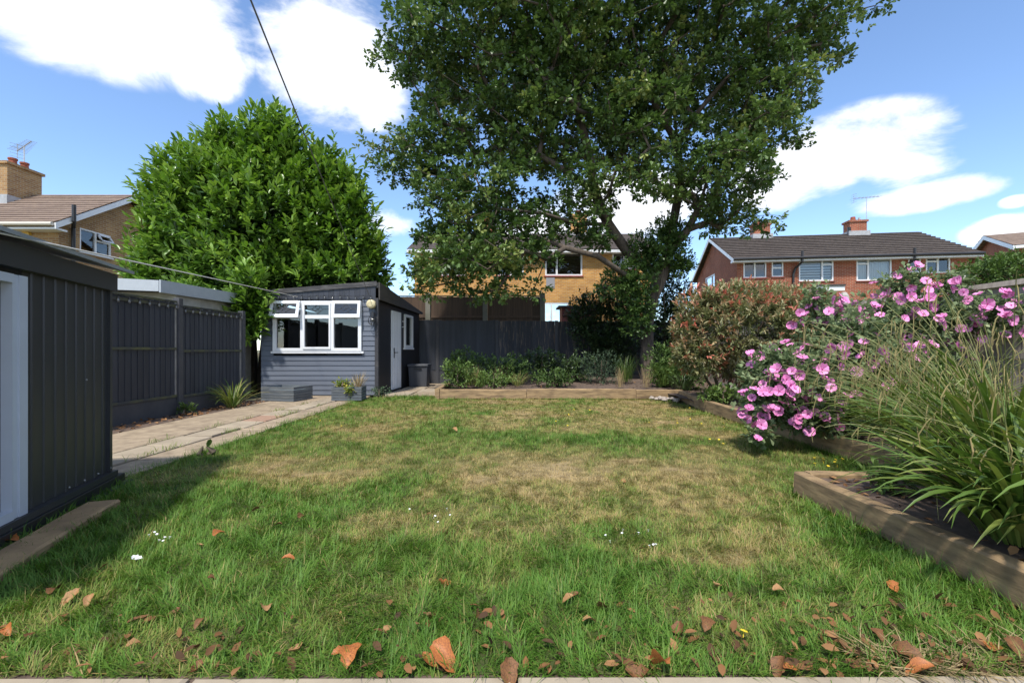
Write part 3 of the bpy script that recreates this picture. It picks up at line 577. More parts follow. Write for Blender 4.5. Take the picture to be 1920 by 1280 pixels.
# ------------------------------------------------------------------ red brick house
def red_house():
    th = R(-7.5); u = Vector((math.cos(th), math.sin(th), 0)); v = Vector((-math.sin(th), math.cos(th), 0)); n = -v
    O = Vector((12.95, 26.1, 0)); Wd = 11.9; zb = 1.1; ze = 6.28; zr = 8.45; dp = 8.4
    h = thing('neighbour_house', tuple(O+u*6+Zv*zb), 'red brick house with brown tiled roof and two chimneys at right', 'house')
    def a(px):   # distance along the front wall for a sight line
        k = (px-960)/F; return (k*O.y-O.x)/(u.x-k*u.y)
    def z(py, aa): return EYE+(655-py)/F*(O.y+u.y*aa)
    W = []
    for (p0, p1, q0, q1) in ((1394, 1437, 521, 487), (1447, 1469, 519, 488), (1498, 1563, 527, 486), (1606, 1672, 526, 484), (1703, 1727, 511, 482), (1736, 1782, 512, 480)):
        a0, a1 = a(p0), a(p1); W.append((a0, a1, z(q0, (a0+a1)/2), min(z(q1, (a0+a1)/2), ze-.12)))
    wall(h, O, u, n, Wd, zb-.3, ze, W, BRRED)
    RS = mat('brick_sill', (.24, .06, .04), .8)
    mid = lambda w, t: w[0]+(w[1]-w[0])*t; midz = lambda w, t: w[2]+(w[3]-w[2])*t
    window(h, O, u, n, *W[0], bars=(mid(W[0], .5),), sillmat=RS, fr=.075); window(h, O, u, n, *W[1], trans=((0, midz(W[1], .55)),), sillmat=RS, fr=.075)
    window(h, O, u, n, *W[2], bars=(mid(W[2], .68),), trans=((1, midz(W[2], .76)),), sillmat=RS, fr=.075, blind=('slat', W[2][0]+.05, W[2][1]-.05))
    window(h, O, u, n, *W[3], bars=(mid(W[3], .34),), trans=((0, midz(W[3], .76)),), sillmat=RS, fr=.075, blind=('vert', W[3][0]+.05, W[3][1]-.05))
    window(h, O, u, n, *W[4], sillmat=RS, fr=.075); window(h, O, u, n, *W[5], bars=(mid(W[5], .5),), trans=((0, midz(W[5], .72)),), sillmat=RS, fr=.075)
    gw = (4.1, 6.2, 4.85, 6.15)
    wall(h, O, v, -u, dp, zb-.3, ze, [gw], BRRED, gable=(dp/2, zr)); window(h, O, v, -u, *gw, bars=(4.8,), fr=.08, blind=('slat', 4.9, 6.1))
    wall(h, O+u*Wd, v, u, dp, zb-.3, ze, [], BRRED, gable=(dp/2, zr))
    wall(h, O+v*dp+u*Wd, -u, v, Wd, zb-.3, ze, [], BRRED)
    ov = .45; e = ze-.05; up = .08; l0, l1 = -.35, Wd+.35
    P = lambda aa, d, zz: O+u*aa+v*d+Zv*zz
    roof_slope(h, P(l0, -ov, e), P(l1, -ov, e), P(l1, dp/2, zr+up), P(l0, dp/2, zr+up), ROOFBR, 13, step=.075); roof_slope(h, P(l1, dp+ov, e), P(l0, dp+ov, e), P(l0, dp/2, zr+up), P(l1, dp/2, zr+up), ROOFBR, 13)
    for aa in (l0+.02, l1-.02):
        strip(h, P(aa, -ov, e-.2), P(aa, dp/2, zr-.14), .05, .2, WHITE, 'bargeboard'); strip(h, P(aa, dp+ov, e-.2), P(aa, dp/2, zr-.14), .05, .2, WHITE, 'bargeboard')
    MB().obox(O, u, n, l0, l1, .002, ov-.02, e-.19, e-.06).build('fascia', WHITE, h)
    MB().tube([P(l0, -ov-.06, e-.03), P(l1, -ov-.06, e-.03)], .075, 8).build('gutter', BLACK, h)
    for px in (1486, 1692):
        aa = a(px); MB().tube([P(aa+.3, -ov-.02, e+.35), P(aa+.3, -ov-.02, e-.25), P(aa+.1, -.12, e-.55), P(aa, -.09, e-.9), P(aa, -.09, zb)], .065, 8).build('downpipe', BLACK, h)
    # flat porch
    po = MB().obox(O, u, n, a(1515), a(1566), .002, .9, z(549, 4), z(541, 4)).build('porch_roof', WHITE, h); MB().obox(O, u, n, a(1515)-.03, a(1566)+.03, .0021, .95, z(541, 4)+.003, z(541, 4)+.1).build('felt', FELT, po)
    # chimneys on the ridge, built in the wall frame
    for px, pot in ((1425, 1), (1603, 1)):
        k = (px-960)/F; aa = (k*(O.y+v.y*dp/2)-(O.x+v.x*dp/2))/(u.x-k*u.y); b = MB(); b.obox(P(aa, dp/2, 0), u, n, -.5, .5, -.35, .35, zr-.3, zr+.75); b.obox(P(aa, dp/2, 0), u, n, -.57, .57, -.42, .42, zr+.751, zr+.87)
        ch = b.build('chimney', BRRED, h); MB().obox(P(aa, dp/2, 0), u, n, -.62, .62, -.5, .5, zr-.2, zr+.16).build('flashing', LEAD, ch)
        q = P(aa-.12, dp/2, 0); MB().cyl((q.x, q.y), .16, zr+.87, zr+1.15, 12, .13).build('chimney_pot', POT, ch)
        q = P(aa+.25, dp/2, 0); MB().cyl((q.x, q.y), .07, zr+.87, zr+1.1, 8).build('flue', LEAD, ch)
        if px == 1603: q = P(aa+.62, dp/2-.1, zr+.1); aerial(tuple(q), zr+2.35, R(8), 'thin television aerial on a mast beside the red brick chimney', 8, 1.9)
    q = P(a(1638)+.9, dp/2-.35, 0); MB().tube([(q.x, q.y, zr-.2), (q.x, q.y, zr+.42)], .1, 8).build('roof_vent', BLACK, h)
red_house()
def right_house():
    O = Vector((31.3, 28.0, 0)); u = Vector((.89, -.456, 0)); v = Vector((.456, .89, 0)); zb = 1.1; ze = 7.5; zr = 8.85; P = lambda a, d, z: O+u*a+v*d+Zv*z
    h = thing('neighbour_house', tuple(O), 'partly hidden house with white bargeboards behind bush at far right', 'house')
    wall(h, O, u, -v, 10, zb-.3, ze, [], BRRED); wall(h, O, v, -u, 7, zb-.3, ze, [], BRRED, gable=(3.5, zr))
    roof_slope(h, P(-.4, -.4, ze), P(10, -.4, ze), P(10, 3.5, zr+.1), P(-.4, 3.5, zr+.1), ROOFTAN, 10); roof_slope(h, P(10, 7.4, ze), P(-.4, 7.4, ze), P(-.4, 3.5, zr+.1), P(10, 3.5, zr+.1), ROOFTAN, 10)
    strip(h, P(-.38, -.4, ze-.28), P(-.38, 3.5, zr-.18), .05, .26, WHITE, 'bargeboard'); strip(h, P(-.38, 7.4, ze-.28), P(-.38, 3.5, zr-.18), .05, .26, WHITE, 'bargeboard')
    MB().obox(O, u, -v, -.4, 10, .002, .42, ze-.2, ze-.03).build('fascia', WHITE, h)
right_house()
# ------------------------------------------------------------------ fences
def boards_along(parent, p0, p1, z0, z1, m, wd=.1, th=.014, over=.012, jit=.006, name='board', ztilt=0):
    """vertical boards side by side between two points, each its own object, sharing three meshes"""
    p0 = Vector((*p0, 0)); p1 = Vector((*p1, 0)); u = (p1-p0); Lg = u.length; u.normalize(); ang = math.atan2(u.y, u.x)
    ms = []
    for k in range(3):
        b = MB(); w = wd+over; hh = z1-z0; a = random.uniform(-.008, .008)
        b.hexa([(0, -th, 0), (w, -th*.35, 0), (w, 0, 0), (0, 0, 0)], [(0, -th, hh), (w, -th*.35, hh+a), (w, 0, hh+a), (0, 0, hh)]); ms.append(b.mesh(name, m))
    n = max(1, int(round(Lg/wd)))
    for i in range(n):
        q = p0+u*(Lg*i/n); link(name, ms[i % 3], parent, (q.x, q.y-random.uniform(0, .004), z0+random.uniform(-jit, jit)+ztilt*i/n), ang)
def left_fence():
    f = thing('garden_fence', (-5.7, 7, 0), 'dark blue-grey panel fence with concrete posts along the left', 'fence')
    posts = [(-5.80, 4.00), (-5.77, 5.90), (-5.75, 7.80), (-5.74, 9.62)]
    tops = [1.95, 1.95, 1.93, 1.86]; dz = [0, 0, -.02, -.08]
    for (x, y), t in zip(posts, tops):
        MB().box(x-.05, x+.06, y-.05, y+.05, -.05, t+.05).build('post', CONCDK, f, bevel=.008)
    for i in range(3):
        (xa, ya), (xb, yb) = posts[i], posts[i+1]; z0 = .29+dz[i]; z1 = 1.90+dz[i]+(-.04 if i == 2 else 0)
        pn = MB().box(xa-.012, xa+.012, ya+.055, yb-.055, z0+.002, z0+.03).build('panel', WOODDK, f)
        # boards face the lawn (+x)
        boards_along(pn, (xa+.0, ya+.06), (xb+.0, yb-.06), z0, z1, WOODDK, .11)
        for zz, m in ((z0+.02, MOSS), ((z0+z1)/2+.02, MOSS), (z1-.06, MOSS)): MB().box(xa+.016, xa+.05, ya+.055, yb-.055, zz-.02, zz+.022).build('rail', m, pn)
        MB().box(xa-.03, xa+.045, ya+.052, yb-.052, z1+.004, z1+.03).build('capping', MOSS, pn)
        MB().box(xa-.02, xa+.03, ya+.052, yb-.052, -.08, z0-.004).build('gravel_board', CONCDK, f)
        MB().box(xa+.016, xa+.04, yb-.085, yb-.058, z0, z1).build('batten', mat('pale_bare_batten', (.3, .29, .27), .9, var=.4, scale=6), pn)
        MB().box(xa+.016, xa+.04, ya+.058, ya+.085, z0, z1).build('batten', WOODDK, pn)
    # string of bulbs under the capping
    s = thing('string_lights', (-5.7, 7, 1.8), 'string of small clear bulbs hanging along the left fence top', 'string lights')
    pts = []; bp = []
    for i in range(3):
        (xa, ya), (xb, yb) = posts[i], posts[i+1]
        for k in range(10):
            y_ = ya+(yb-ya)*(k+.5)/10; pts.append((xa+.07, y_, 1.865+dz[i]-(.03 if i == 2 else 0)-.0)); bp.append(pts[-1])
    MB().tube(pts, .005, 4).build('cable', BLACK, s); bulbs(s, bp)
BULB = mat('clear_bulb', (.09, .095, .1), .15, spec=.7)
def bulbs(s, bp, r=.019):
    bm_ = MB().tube([(0, 0, -.02), (0, 0, -.035), (0, 0, -.055), (0, 0, -.075), (0, 0, -.083)], [.010, r*.7, r, r*.7, .004], 8).mesh('bulb', BULB, True)
    sm = MB().cyl((0, 0), .012, -.024, .006, 7).mesh('socket', BLACK)
    for p in bp:
        b = link('bulb', bm_, s, p); link('socket', sm, b, p)
left_fence()
def back_fence():
    f = thing('garden_fence', (1, 14.75, .2), 'dark fence of vertical boards with flaking paint along the back', 'fence')
    y = 14.75; x = -4.35; k = 0
    while x < 5.6:
        x1 = x+1.93; top = 2.05-.012*k; m = WOODDK if k < 2 else WOODFLK
        MB().box(x-.05, x+.05, y-.06, y+.05, -.1, top+.02).build('post', CONCDK, f, bevel=.008)
        pn = MB().box(x+.05, x1-.05, y+.02, y+.05, 1.9-.3, 1.9-.22).build('panel', WOODDK, f)
        boards_along(pn, (x+.055, y), (x1-.055, y), .42, top, m, .1, .026, .0, jit=.012); MB().box(x+.05, x1-.05, y-.02, y+.02, -.05, .41).build('gravel_board', CONCDK, f)
        x = x1; k += 1
back_fence()
def brown_fence():
    f = thing('garden_fence', (-1, 15.8, 1.1), 'brown timber fence on higher ground behind the dark fence', 'fence')
    y = 15.8; xs_ = [W3(p, 0, y)[0] for p in (699, 803, 910, 1017)]
    for x in xs_: MB().box(x-.085, x+.085, y-.1, y+.06, .9, 3.06).build('post', mat('grey_green_concrete', (.22, .215, .185), .9, col2=(.16, .16, .13), scale=5), f, bevel=.01)
    for a, b in zip(xs_[:-1], xs_[1:]):
        pn = MB().box(a+.09, b-.09, y-.045, y-.012, 2.2, 2.27).build('panel', WOODBR, f); boards_along(pn, (a+.09, y), (b-.09, y), 1.2, 2.93, WOODBR, .125); MB().box(a+.09, b-.09, y-.03, y+.03, 2.945, 2.975).build('capping', WOODBR, pn)
brown_fence()
def right_fence():
    f = thing('garden_fence', (5.5, 6, 0), 'weathered grey timber fence with concrete posts on the right', 'fence')
    ys_ = [1.72, 3.65, 5.58, 7.51, 9.44, 11.37, 13.3]; x = 5.5
    for y in ys_:
        b = MB(); b.box(x-.055, x+.055, y-.055, y+.055, -.1, 1.98); c = .03
        b.hexa([(x-.055, y-.055, 1.98), (x+.055, y-.055, 1.98), (x+.055, y+.055, 1.98), (x-.055, y+.055, 1.98)], [(x-.055+c, y-.055+c, 2.05), (x+.055-c, y-.055+c, 2.05), (x+.055-c, y+.055-c, 2.05), (x-.055+c, y+.055-c, 2.05)]); b.build('post', CONC, f, bevel=.012)
    for a, b in zip(ys_[:-1], ys_[1:]):
        pn = MB().box(x-.035, x-.016, a+.06, b-.06, 1.0, 1.08).build('rail', WOODGR, f); boards_along(pn, (x, b-.06), (x, a+.06), .2, 1.78, WOODGR, .13, jit=.01)
        MB().hexa([(x-.05, a+.06, 1.80), (x+.05, a+.06, 1.80), (x+.05, b-.06, 1.80), (x-.05, b-.06, 1.80)], [(x-.03, a+.06, 1.86), (x+.04, a+.06, 1.86), (x+.04, b-.06, 1.86), (x-.03, b-.06, 1.86)]).build('capping', WOODGR, f); MB().box(x-.03, x+.03, a+.06, b-.06, -.1, .19).build('gravel_board', CONC, f)
right_fence()
# ------------------------------------------------------------------ metal shed at left
def metal_shed():
    C = Vector((-3.22, 3.62, 0)); u = Vector((.319, -.948, 0)); n = Vector((.948, .319, 0))   # u towards the camera, n to the lawn
    s = thing('metal_shed', tuple(C), 'dark grey ribbed metal shed with pale door frame at the left edge', 'shed')
    z0, z1 = .13, 1.68; Lg = 2.6; dp = 2.0
    b = MB(); x = 0.0; prof = []
    while x < .96:
        prof += [(x, 0), (x+.075, 0), (x+.083, .007), (x+.099, .007), (x+.107, 0)]; x += .115
    prof = [p for p in prof if p[0] < .98]+[(.985, 0)]
    i0 = len(b.v)
    for (a, d) in prof: q = C+u*a+n*d; b.v += [(q.x, q.y, z0), (q.x, q.y, z1)]
    b.f += [(i0+2*i, i0+2*i+2, i0+2*i+3, i0+2*i+1) for i in range(len(prof)-1)]
    wl = b.build('wall_panel', METALDK, s)
    for aa in (.02, .2, .38, .56):
        b = MB(); q = C+u*aa+n*.018; b.tube([q+Zv*(z0+.03), q+Zv*(z0+.03)+n*.006], .006, 6); b.build('screw', LEAD, wl)
    for aa in (.35,): q = C+u*aa+n*.016; MB().tube([q+Zv*.88, q+Zv*.88+n*.006], .006, 6).build('screw', LEAD, wl)
    # far end wall and the wall beyond the door
    MB().obox(C, u, n, 0, .02, -dp, -.001, z0, z1).build('end_wall', METALDK, s); MB().obox(C, u, n, 2.001, Lg, -.02, .0, z0, z1).build('wall_panel', METALDK, s)
    MB().obox(C, u, n, Lg-.02, Lg, -dp, -.021, z0, z1).build('end_wall', METALDK, s); MB().obox(C, u, n, 0.02, Lg-.021, -dp, -dp+.02, z0, z1).build('back_wall', METALDK, s)
    MB().obox(C, u, n, -.005, .03, -.03, .022, z0, z1).build('corner_trim', METALDK, s)
    # pale frame, its header and the recessed sliding door
    b = MB(); b.obox(C, u, n, .987, 1.055, -.03, .03, z0, 1.53); b.obox(C, u, n, 1.056, 1.10, -.03, .022, z0, 1.53); b.obox(C, u, n, 1.101, 2.0, -.03, .03, 1.48, 1.53); b.obox(C, u, n, 1.101, 2.0, -.03, .03, z0, z0+.05); fr = b.build('door_frame', METALLT, s)
    MB().obox(C, u, n, 1.101, 1.999, -.06, -.04, z0+.051, 1.479).build('door', METALDK, s)
    # header band and roof
    MB().obox(C, u, n, -.02, Lg, -.02, .05, z1-.115, z1+.02).build('header', METALDK, s)
    P = lambda a, d, z: C+u*a+n*d+Zv*z
    b = MB(); b.hexa([P(-.1, .13, 1.72), P(Lg+.1, .13, 1.72), P(Lg+.1, -dp/2, 1.98), P(-.1, -dp/2, 1.98)], [P(-.1, .13, 1.745), P(Lg+.1, .13, 1.745), P(Lg+.1, -dp/2, 2.005), P(-.1, -dp/2, 2.005)])
    rf = b.build('roof', ROOFMET, s); b = MB(); b.hexa([P(-.1, -dp/2-.002, 1.98), P(Lg+.1, -dp/2-.002, 1.98), P(Lg+.1, -dp-.13, 1.72), P(-.1, -dp-.13, 1.72)], [P(-.1, -dp/2-.002, 2.005), P(Lg+.1, -dp/2-.002, 2.005), P(Lg+.1, -dp-.13, 1.745), P(-.1, -dp-.13, 1.745)]); b.build('roof', ROOFMET, s)
    b = MB(); b.quad(P(-.001, 0, z1), P(-.001, -dp, z1), P(-.001, -dp/2, 1.97)); b.build('gable', METALDK, s)
    # timber plinth with runners
    MB().obox(C, u, n, -.12, Lg, -.3, .06, .02, .085).build('plinth', BLACK, s, bevel=.006); MB().obox(C, u, n, -.16, Lg, -.3, .10, -.02, .018).build('plinth', mat('black_timber', (.02, .02, .022), .6, var=.3), s, bevel=.006)
    MB().obox(C, u, n, -.04, Lg, -.05, .045, .088, .128).build('base_rail', METALDK, s)
    t = beam((C+u*.55+n*.20).xy, (C+u*2.6+n*.20).xy, .19, .07, -.02, SLEEPER, 'timber_board', None, 8); tag(t, 'old wide timber board lying on the grass along the metal shed', 'timber board')
metal_shed()
# ------------------------------------------------------------------ timber garden shed
def garden_shed():
    XL, XR, Y0, Y1, XR1 = -5.86, -3.18, 10.6, 14.55, -2.98; zL, zR = 2.46, 2.68
    s = thing('garden_shed', (-4.5, 10.6, 0), 'slate blue timber garden shed with white triple window and side door', 'shed')
    zf = lambda x: zL+(zR-zL)*(x-XL)/(XR-XL)
    X = lambda px: (px-960)/F*Y0; z = lambda py: EYE+(655-py)/F*Y0
    wx0, wx1, wz0, wz1 = X(514), X(679), 1.06, 2.23
    # horizontal boards, split round the window
    zz = .04; hb = .115
    fr = MB().box(XL, XL+.05, Y0+.03, Y0+.08, .03, 2.3).build('front_frame', CLAD, s)
    MB().box(XR-.05, XR-.01, Y0+.03, Y0+.08, .03, 2.3).build('front_frame', CLAD, s)
    cache = {}
    def brd(x0, x1, z0, h):
        key = (round(x0, 3), round(x1, 3), round(h, 3))
        if key not in cache: cache[key] = MB().hexa([(x0, -.018, 0), (x1, -.018, 0), (x1, .01, 0), (x0, .01, 0)], [(x0, -.004, h-.004), (x1, -.004, h-.004), (x1, .01, h-.004), (x0, .01, h-.004)]).mesh('board', CLAD)
        link('board', cache[key], s, (0, Y0+random.uniform(-.001, .001), z0))
    while zz < 2.3:
        h = min(hb, 2.31-zz)
        if zz+h <= wz0+.001 or zz >= wz1: brd(XL, XR-.005, zz, h)
        else: brd(XL, wx0-.01, zz, h); brd(wx1+.01, XR-.005, zz, h)
        zz += hb
    # dark fascia zone with boards, capping plank
    n = 22
    for i in range(n):
        xa = XL+(XR-XL)*i/n; xb = XL+(XR-XL)*(i+1)/n-.004
        MB().hexa([(xa, Y0-.022, 2.262), (xb, Y0-.022, 2.262), (xb, Y0+.0, 2.262), (xa, Y0+.0, 2.262)], [(xa, Y0-.022, zf(xa)-.06), (xb, Y0-.022, zf(xb)-.06), (xb, Y0, zf(xb)-.06), (xa, Y0, zf(xa)-.06)]).build('fascia_board', WOODDK, s)
    MB().hexa([(XL-.05, Y0-.05, zL-.10), (XR+.03, Y0-.05, zR-.10), (XR+.03, Y0-.024, zR-.10), (XL-.05, Y0-.024, zL-.10)], [(XL-.05, Y0-.05, zL+.01), (XR+.03, Y0-.05, zR+.01), (XR+.03, Y0-.024, zR+.01), (XL-.05, Y0-.024, zL+.01)]).build('front_capping', mat('weathered_black_plank', (.045, .043, .045), .8, col2=(.17, .16, .15), scale=2.5, stretch=(1, 3, 8), thr=(.5, .75), bump=.4), s)
    # side wall with door and window openings
    u = Vector((XR1-XR, Y1-Y0, 0)); Lg = u.length; u.normalize(); n_ = Vector((u.y, -u.x, 0)); O = Vector((XR, Y0, 0))
    def a(px): k = (px-960)/F; return (k*Y0-XR)/(u.x-k*u.y)
    dx0, dx1 = a(733), a(750.5); sx0, sx1 = a(757), a(772)
    wall(s, O, u, n_, Lg, 0, 2.26, [(dx0, dx1, .05, 2.12), (sx0, sx1, 1.15, 2.1)], CLADDK, 'side_wall')
    MB().box(XR-.02, XR+.06, Y0-.03, Y0+.06, .0, 2.3).build('corner_post', mat('dark_corner_post', (.04, .04, .045), .8, col2=(.11, .1, .09), scale=4, thr=(.55, .75)), s)
    window(s, O, u, n_, sx0, sx1, 1.15, 2.1, fr=.07, depth=-.0, name='window')
    d = MB().obox(O, u, n_, dx0+.01, dx1-.01, -.03, .03, .06, 2.11).build('door', WHITE, s)
    for k in range(1, 6): aa = dx0+(dx1-dx0)*k/6; MB().obox(O, u, n_, aa-.012, aa+.012, .0305, .038, .1, 2.07).build('door_rib', WHITE, d)
    q = O+u*(dx0+.14)+n_*.04; b = MB(); b.tube([q+Zv*1.02, q+Zv*1.02+n_*.06, q+Zv*1.02+n_*.06+u*.13], .011, 6); b.obox(O, u, n_, dx0+.115, dx0+.165, .0385, .048, .88, 1.14); b.build('door_handle', BLACK, d)
    q = O+u*(dx1+.12)+n_*.01; MB().tube([q+Zv*1.72, q+Zv*1.74+n_*.08, q+Zv*1.82+n_*.1, q+Zv*1.88+n_*.05, q+Zv*1.88+n_*.01], .012, 6).build('hook', WHITE, s)
    # other walls, floor, roof
    MB().box(XL-.02, XL, Y0+.02, Y1, 0, 2.2).build('side_wall', CLADDK, s); MB().box(XL, XR1, Y1-.02, Y1, 0, 2.2).build('back_wall', CLADDK, s); MB().box(XL+.01, XR-.03, Y0+.06, Y1-.03, .0, .03).build('floor', DARKIN, s)
    b = MB(); zb = 2.24
    b.hexa([(XL-.08, Y0-.02, zL-.14), (XR+.06, Y0-.02, zR-.14), (XR1+.1, Y1+.1, zb), (XL-.08, Y1+.1, zb-.05)], [(XL-.08, Y0-.02, zL-.02), (XR+.06, Y0-.02, zR-.02), (XR1+.1, Y1+.1, zb+.05), (XL-.08, Y1+.1, zb)]); b.build('roof', FELT, s)
    P = lambda aa, dd, zz: O+u*aa+n_*dd+Zv*zz
    b = MB(); b.hexa([P(.0, .09, 2.265), P(Lg, .09, 2.22), P(Lg, .062, 2.22), P(.0, .062, 2.265)], [P(.0, .09, zR-.01), P(Lg, .09, zb+.06), P(Lg, .062, zb+.06), P(.0, .062, zR-.01)]); b.build('side_fascia', mat('brown_black_fascia', (.05, .046, .042), .8, col2=(.085, .075, .065), scale=3, stretch=(1, 1, 6)), s)
    # window: white frame, two mullions, top lights; outer ones tilt open
    wO, wu, wn = (0, Y0, 0), (1, 0, 0), (0, -1, 0); m1, m2 = X(569), X(624); zt = 1.86
    w = window(s, wO, wu, wn, wx0, wx1, wz0, wz1, bars=(m1, m2), trans=((0, zt), (1, zt), (2, zt)), fr=.075, depth=.02, openlight=[(0, 1), (2, 1)])
    b = MB(); b.box(m1+.02, m1+.06, Y0-.09, Y0-.071, wz0+.05, wz1-.05); b.box(m2-.06, m2-.02, Y0-.09, Y0-.071, wz0+.05, wz1-.05); b.box(m1+.06, m2-.06, Y0-.09, Y0-.071, wz0+.05, wz0+.1); b.box(m1+.06, m2-.06, Y0-.09, Y0-.071, wz1-.1, wz1-.05); b.build('casement', WHITE, w)
    LEADED = mat('lead_came', (.10, .10, .1), .5, metal=.5)
    def motif(Pf, par):
        b = MB(); dia = [(-.13, 0), (0, -.1), (.13, 0), (0, .1)]
        seg = [((-.26, 0), (-.13, 0)), ((.13, 0), (.26, 0)), ((0, .1), (0, .14)), ((0, -.1), (0, -.14))]+[(dia[i], dia[(i+1) % 4]) for i in range(4)]+[((-.065, .05), (.065, -.05)), ((-.065, -.05), (.065, .05))]
        for a_, c_ in seg: b.tube([Pf(*a_), Pf(*c_)], .005, 4)
        b.build('leading', LEADED, par)
    motif(lambda x, z_: Vector(((m1+m2)/2+x, Y0-.03, 2.04+z_)), w)
    for (a0, a1, out) in ((wx0-.02, m1-.03, .11), (m2+.03, wx1-.0, .06)):
        zt0, zt1 = zt-.02, wz1-.0; b = MB(); th = .045
        Q = lambda x, t, d=0: Vector((x, Y0-.075-d-out*(1-t), zt0+(zt1-zt0)*t))
        for (q0, q1, t0, t1) in ((a0, a0+.065, 0, 1), (a1-.065, a1, 0, 1), (a0+.065, a1-.065, 0, .2), (a0+.065, a1-.065, .82, 1)):
            b.hexa([Q(q0, t0, th), Q(q1, t0, th), Q(q1, t0), Q(q0, t0)], [Q(q0, t1, th), Q(q1, t1, th), Q(q1, t1), Q(q0, t1)])
        ol = b.build('open_top_light', WHITE, w); MB().quad(Q(a0+.06, .18, .02), Q(a1-.06, .18, .02), Q(a1-.06, .84, .02), Q(a0+.06, .84, .02)).build('pane', GLASS, ol)
        motif(lambda x, z_: Q((a0+a1)/2+x, .51+z_/(zt1-zt0), .026), ol)
    # interior pale blind seen through the left bay
    MB().box(-5.45, -3.5, 13.4, 13.42, .3, 2.0).build('back_lining', mat('interior_lining', (.16, .165, .17), .9), s)
    # string lights, lamp and cage lantern
    t = thing('string_lights', (-4.3, Y0-.06, 2.3), 'row of small clear bulbs under the shed roof edge', 'string lights')
    pts = [(XL+.25+(XR-XL-.35)*k/13, Y0-.06, 2.345+.01*math.sin(k*2.2)) for k in range(14)]; MB().tube(pts, .005, 4).build('cable', BLACK, t); bulbs(t, pts, .021)
    lp = thing('wall_light', (-3.22, Y0-.1, 2.15), 'cream plastic bulkhead light at the shed corner', 'wall light')
    MB().tube([(-3.26, Y0-.03, 2.15), (-3.26, Y0-.07, 2.15), (-3.26, Y0-.15, 2.15), (-3.26, Y0-.17, 2.15)], [.09, .105, .1, .06], 14).build('diffuser', CREAM, lp); MB().box(-3.33, -3.19, Y0-.03, Y0-.024, 2.07, 2.23).build('base', CREAM, lp)
    cl = thing('cage_lantern', (-3.23, Y0-.12, 1.7), 'black wire cage lantern hanging below the cream wall light', 'lantern')
    c = Vector((-3.22, Y0-.13, 1.77)); b = MB(); r = .105
    for k in range(8):
        t_ = 2*math.pi*k/8; b.tube([c+Vector((math.cos(t_)*r*math.sin(p), math.sin(t_)*r*math.sin(p), r*math.cos(p))) for p in np.linspace(.15, math.pi-.15, 8)], .006, 4)
    b.build('cage', BLACK, cl)['kind'] = 'stuff'
    MB().tube([c+Zv*.3, c+Zv*.2, c+Zv*.19, c+Zv*.09], [.004, .004, .045, .055], 10).build('cap', BLACK, cl); MB().tube([c+Zv*.06, c+Zv*.02, c-Zv*.04], [.02, .045, .02], 10).build('bulb', BULB, cl)
garden_shed()
# neighbour's lean-to roof beyond the left fence
def lean_to():
    s = thing('neighbour_shed', (-8, 9.5, 0), 'low shed with pale grey sheet roof beyond the left fence', 'shed')
    MB().box(-9.6, -6.45, 8.7, 11.2, 0, 2.2).build('wall', CONC, s)
    b = MB(); b.hexa([(-9.8, 8.3, 2.44), (-6.45, 8.3, 2.27), (-6.2, 11.3, 2.27), (-9.8, 11.3, 2.44)], [(-9.8, 8.3, 2.52), (-6.45, 8.3, 2.35), (-6.2, 11.3, 2.35), (-9.8, 11.3, 2.52)]); b.build('roof', ROOFMET, s)
    MB().hexa([(-9.8, 8.26, 2.28), (-6.44, 8.26, 2.16), (-6.44, 8.295, 2.16), (-9.8, 8.295, 2.28)], [(-9.8, 8.26, 2.53), (-6.44, 8.26, 2.36), (-6.44, 8.295, 2.36), (-9.8, 8.295, 2.53)]).build('roof_edge', mat('pale_grey_flashing', (.42, .45, .48), .5, var=.1), s)
    MB().hexa([(-6.43, 8.26, 2.14), (-6.40, 8.26, 2.14), (-6.15, 11.3, 2.14), (-6.19, 11.3, 2.14)], [(-6.43, 8.26, 2.37), (-6.40, 8.26, 2.37), (-6.15, 11.3, 2.37), (-6.19, 11.3, 2.37)]).build('roof_edge', MATS['pale_grey_flashing'], s)
lean_to()
# ------------------------------------------------------------------ wires
def wire(pts, r, m, label):
    P = []
    for i in range(13):
        t = i/12; q = Vector(pts[0]).lerp(Vector(pts[1]), t); q.z -= pts[2]*4*t*(1-t); P.append(q)
    tag(MB().tube(P, r, 5).build('cable', m), label, 'cable')
wire(((-4.97, 10.5, 2.32), (-2.35, 1.2, 1.62), .0), .006, mat('pale_rope', (.5, .49, .46), .8), 'pale clothes line running from the shed window past the metal shed')
wire(((-3.32, 10.53, 2.36), (-.84, -1.2, 3.99), .0), .0065, mat('grey_cable', (.12, .12, .12), .6), 'grey overhead cable rising steeply from the shed roof into the sky')
# ------------------------------------------------------------------ compost bin, planters
def bin_box():
    s = thing('storage_bin', (-2.6, 13.6, 0), 'dark grey plastic storage bin with lid beside the shed', 'bin'); m = mat('dark_grey_plastic', (.06, .064, .075), .5, var=.1)
    x0, x1, y0, y1 = -2.98, -2.42, 12.98, 13.5; b = MB(); c = .03
    b.hexa([(x0+c, y0+c, .03), (x1-c, y0+c, .03), (x1-c, y1-c, .03), (x0+c, y1-c, .03)], [(x0, y0, .6), (x1, y0, .6), (x1, y1, .6), (x0, y1, .6)]); b.build('body', m, s, bevel=.02)
    MB().box(x0-.02, x1+.02, y0-.025, y1+.02, .602, .68).build('lid', m, s, bevel=.02); MB().box(x0+.17, x1-.17, y0-.034, y0-.004, .545, .57).build('handle', BLACK, s)
bin_box()
PLM = mat('grey_blue_planter_wood', (.095, .11, .125), .75, col2=(.17, .18, .175), scale=3, stretch=(1, 1, 8), thr=(.5, .72), bump=.4, rnd=.12)
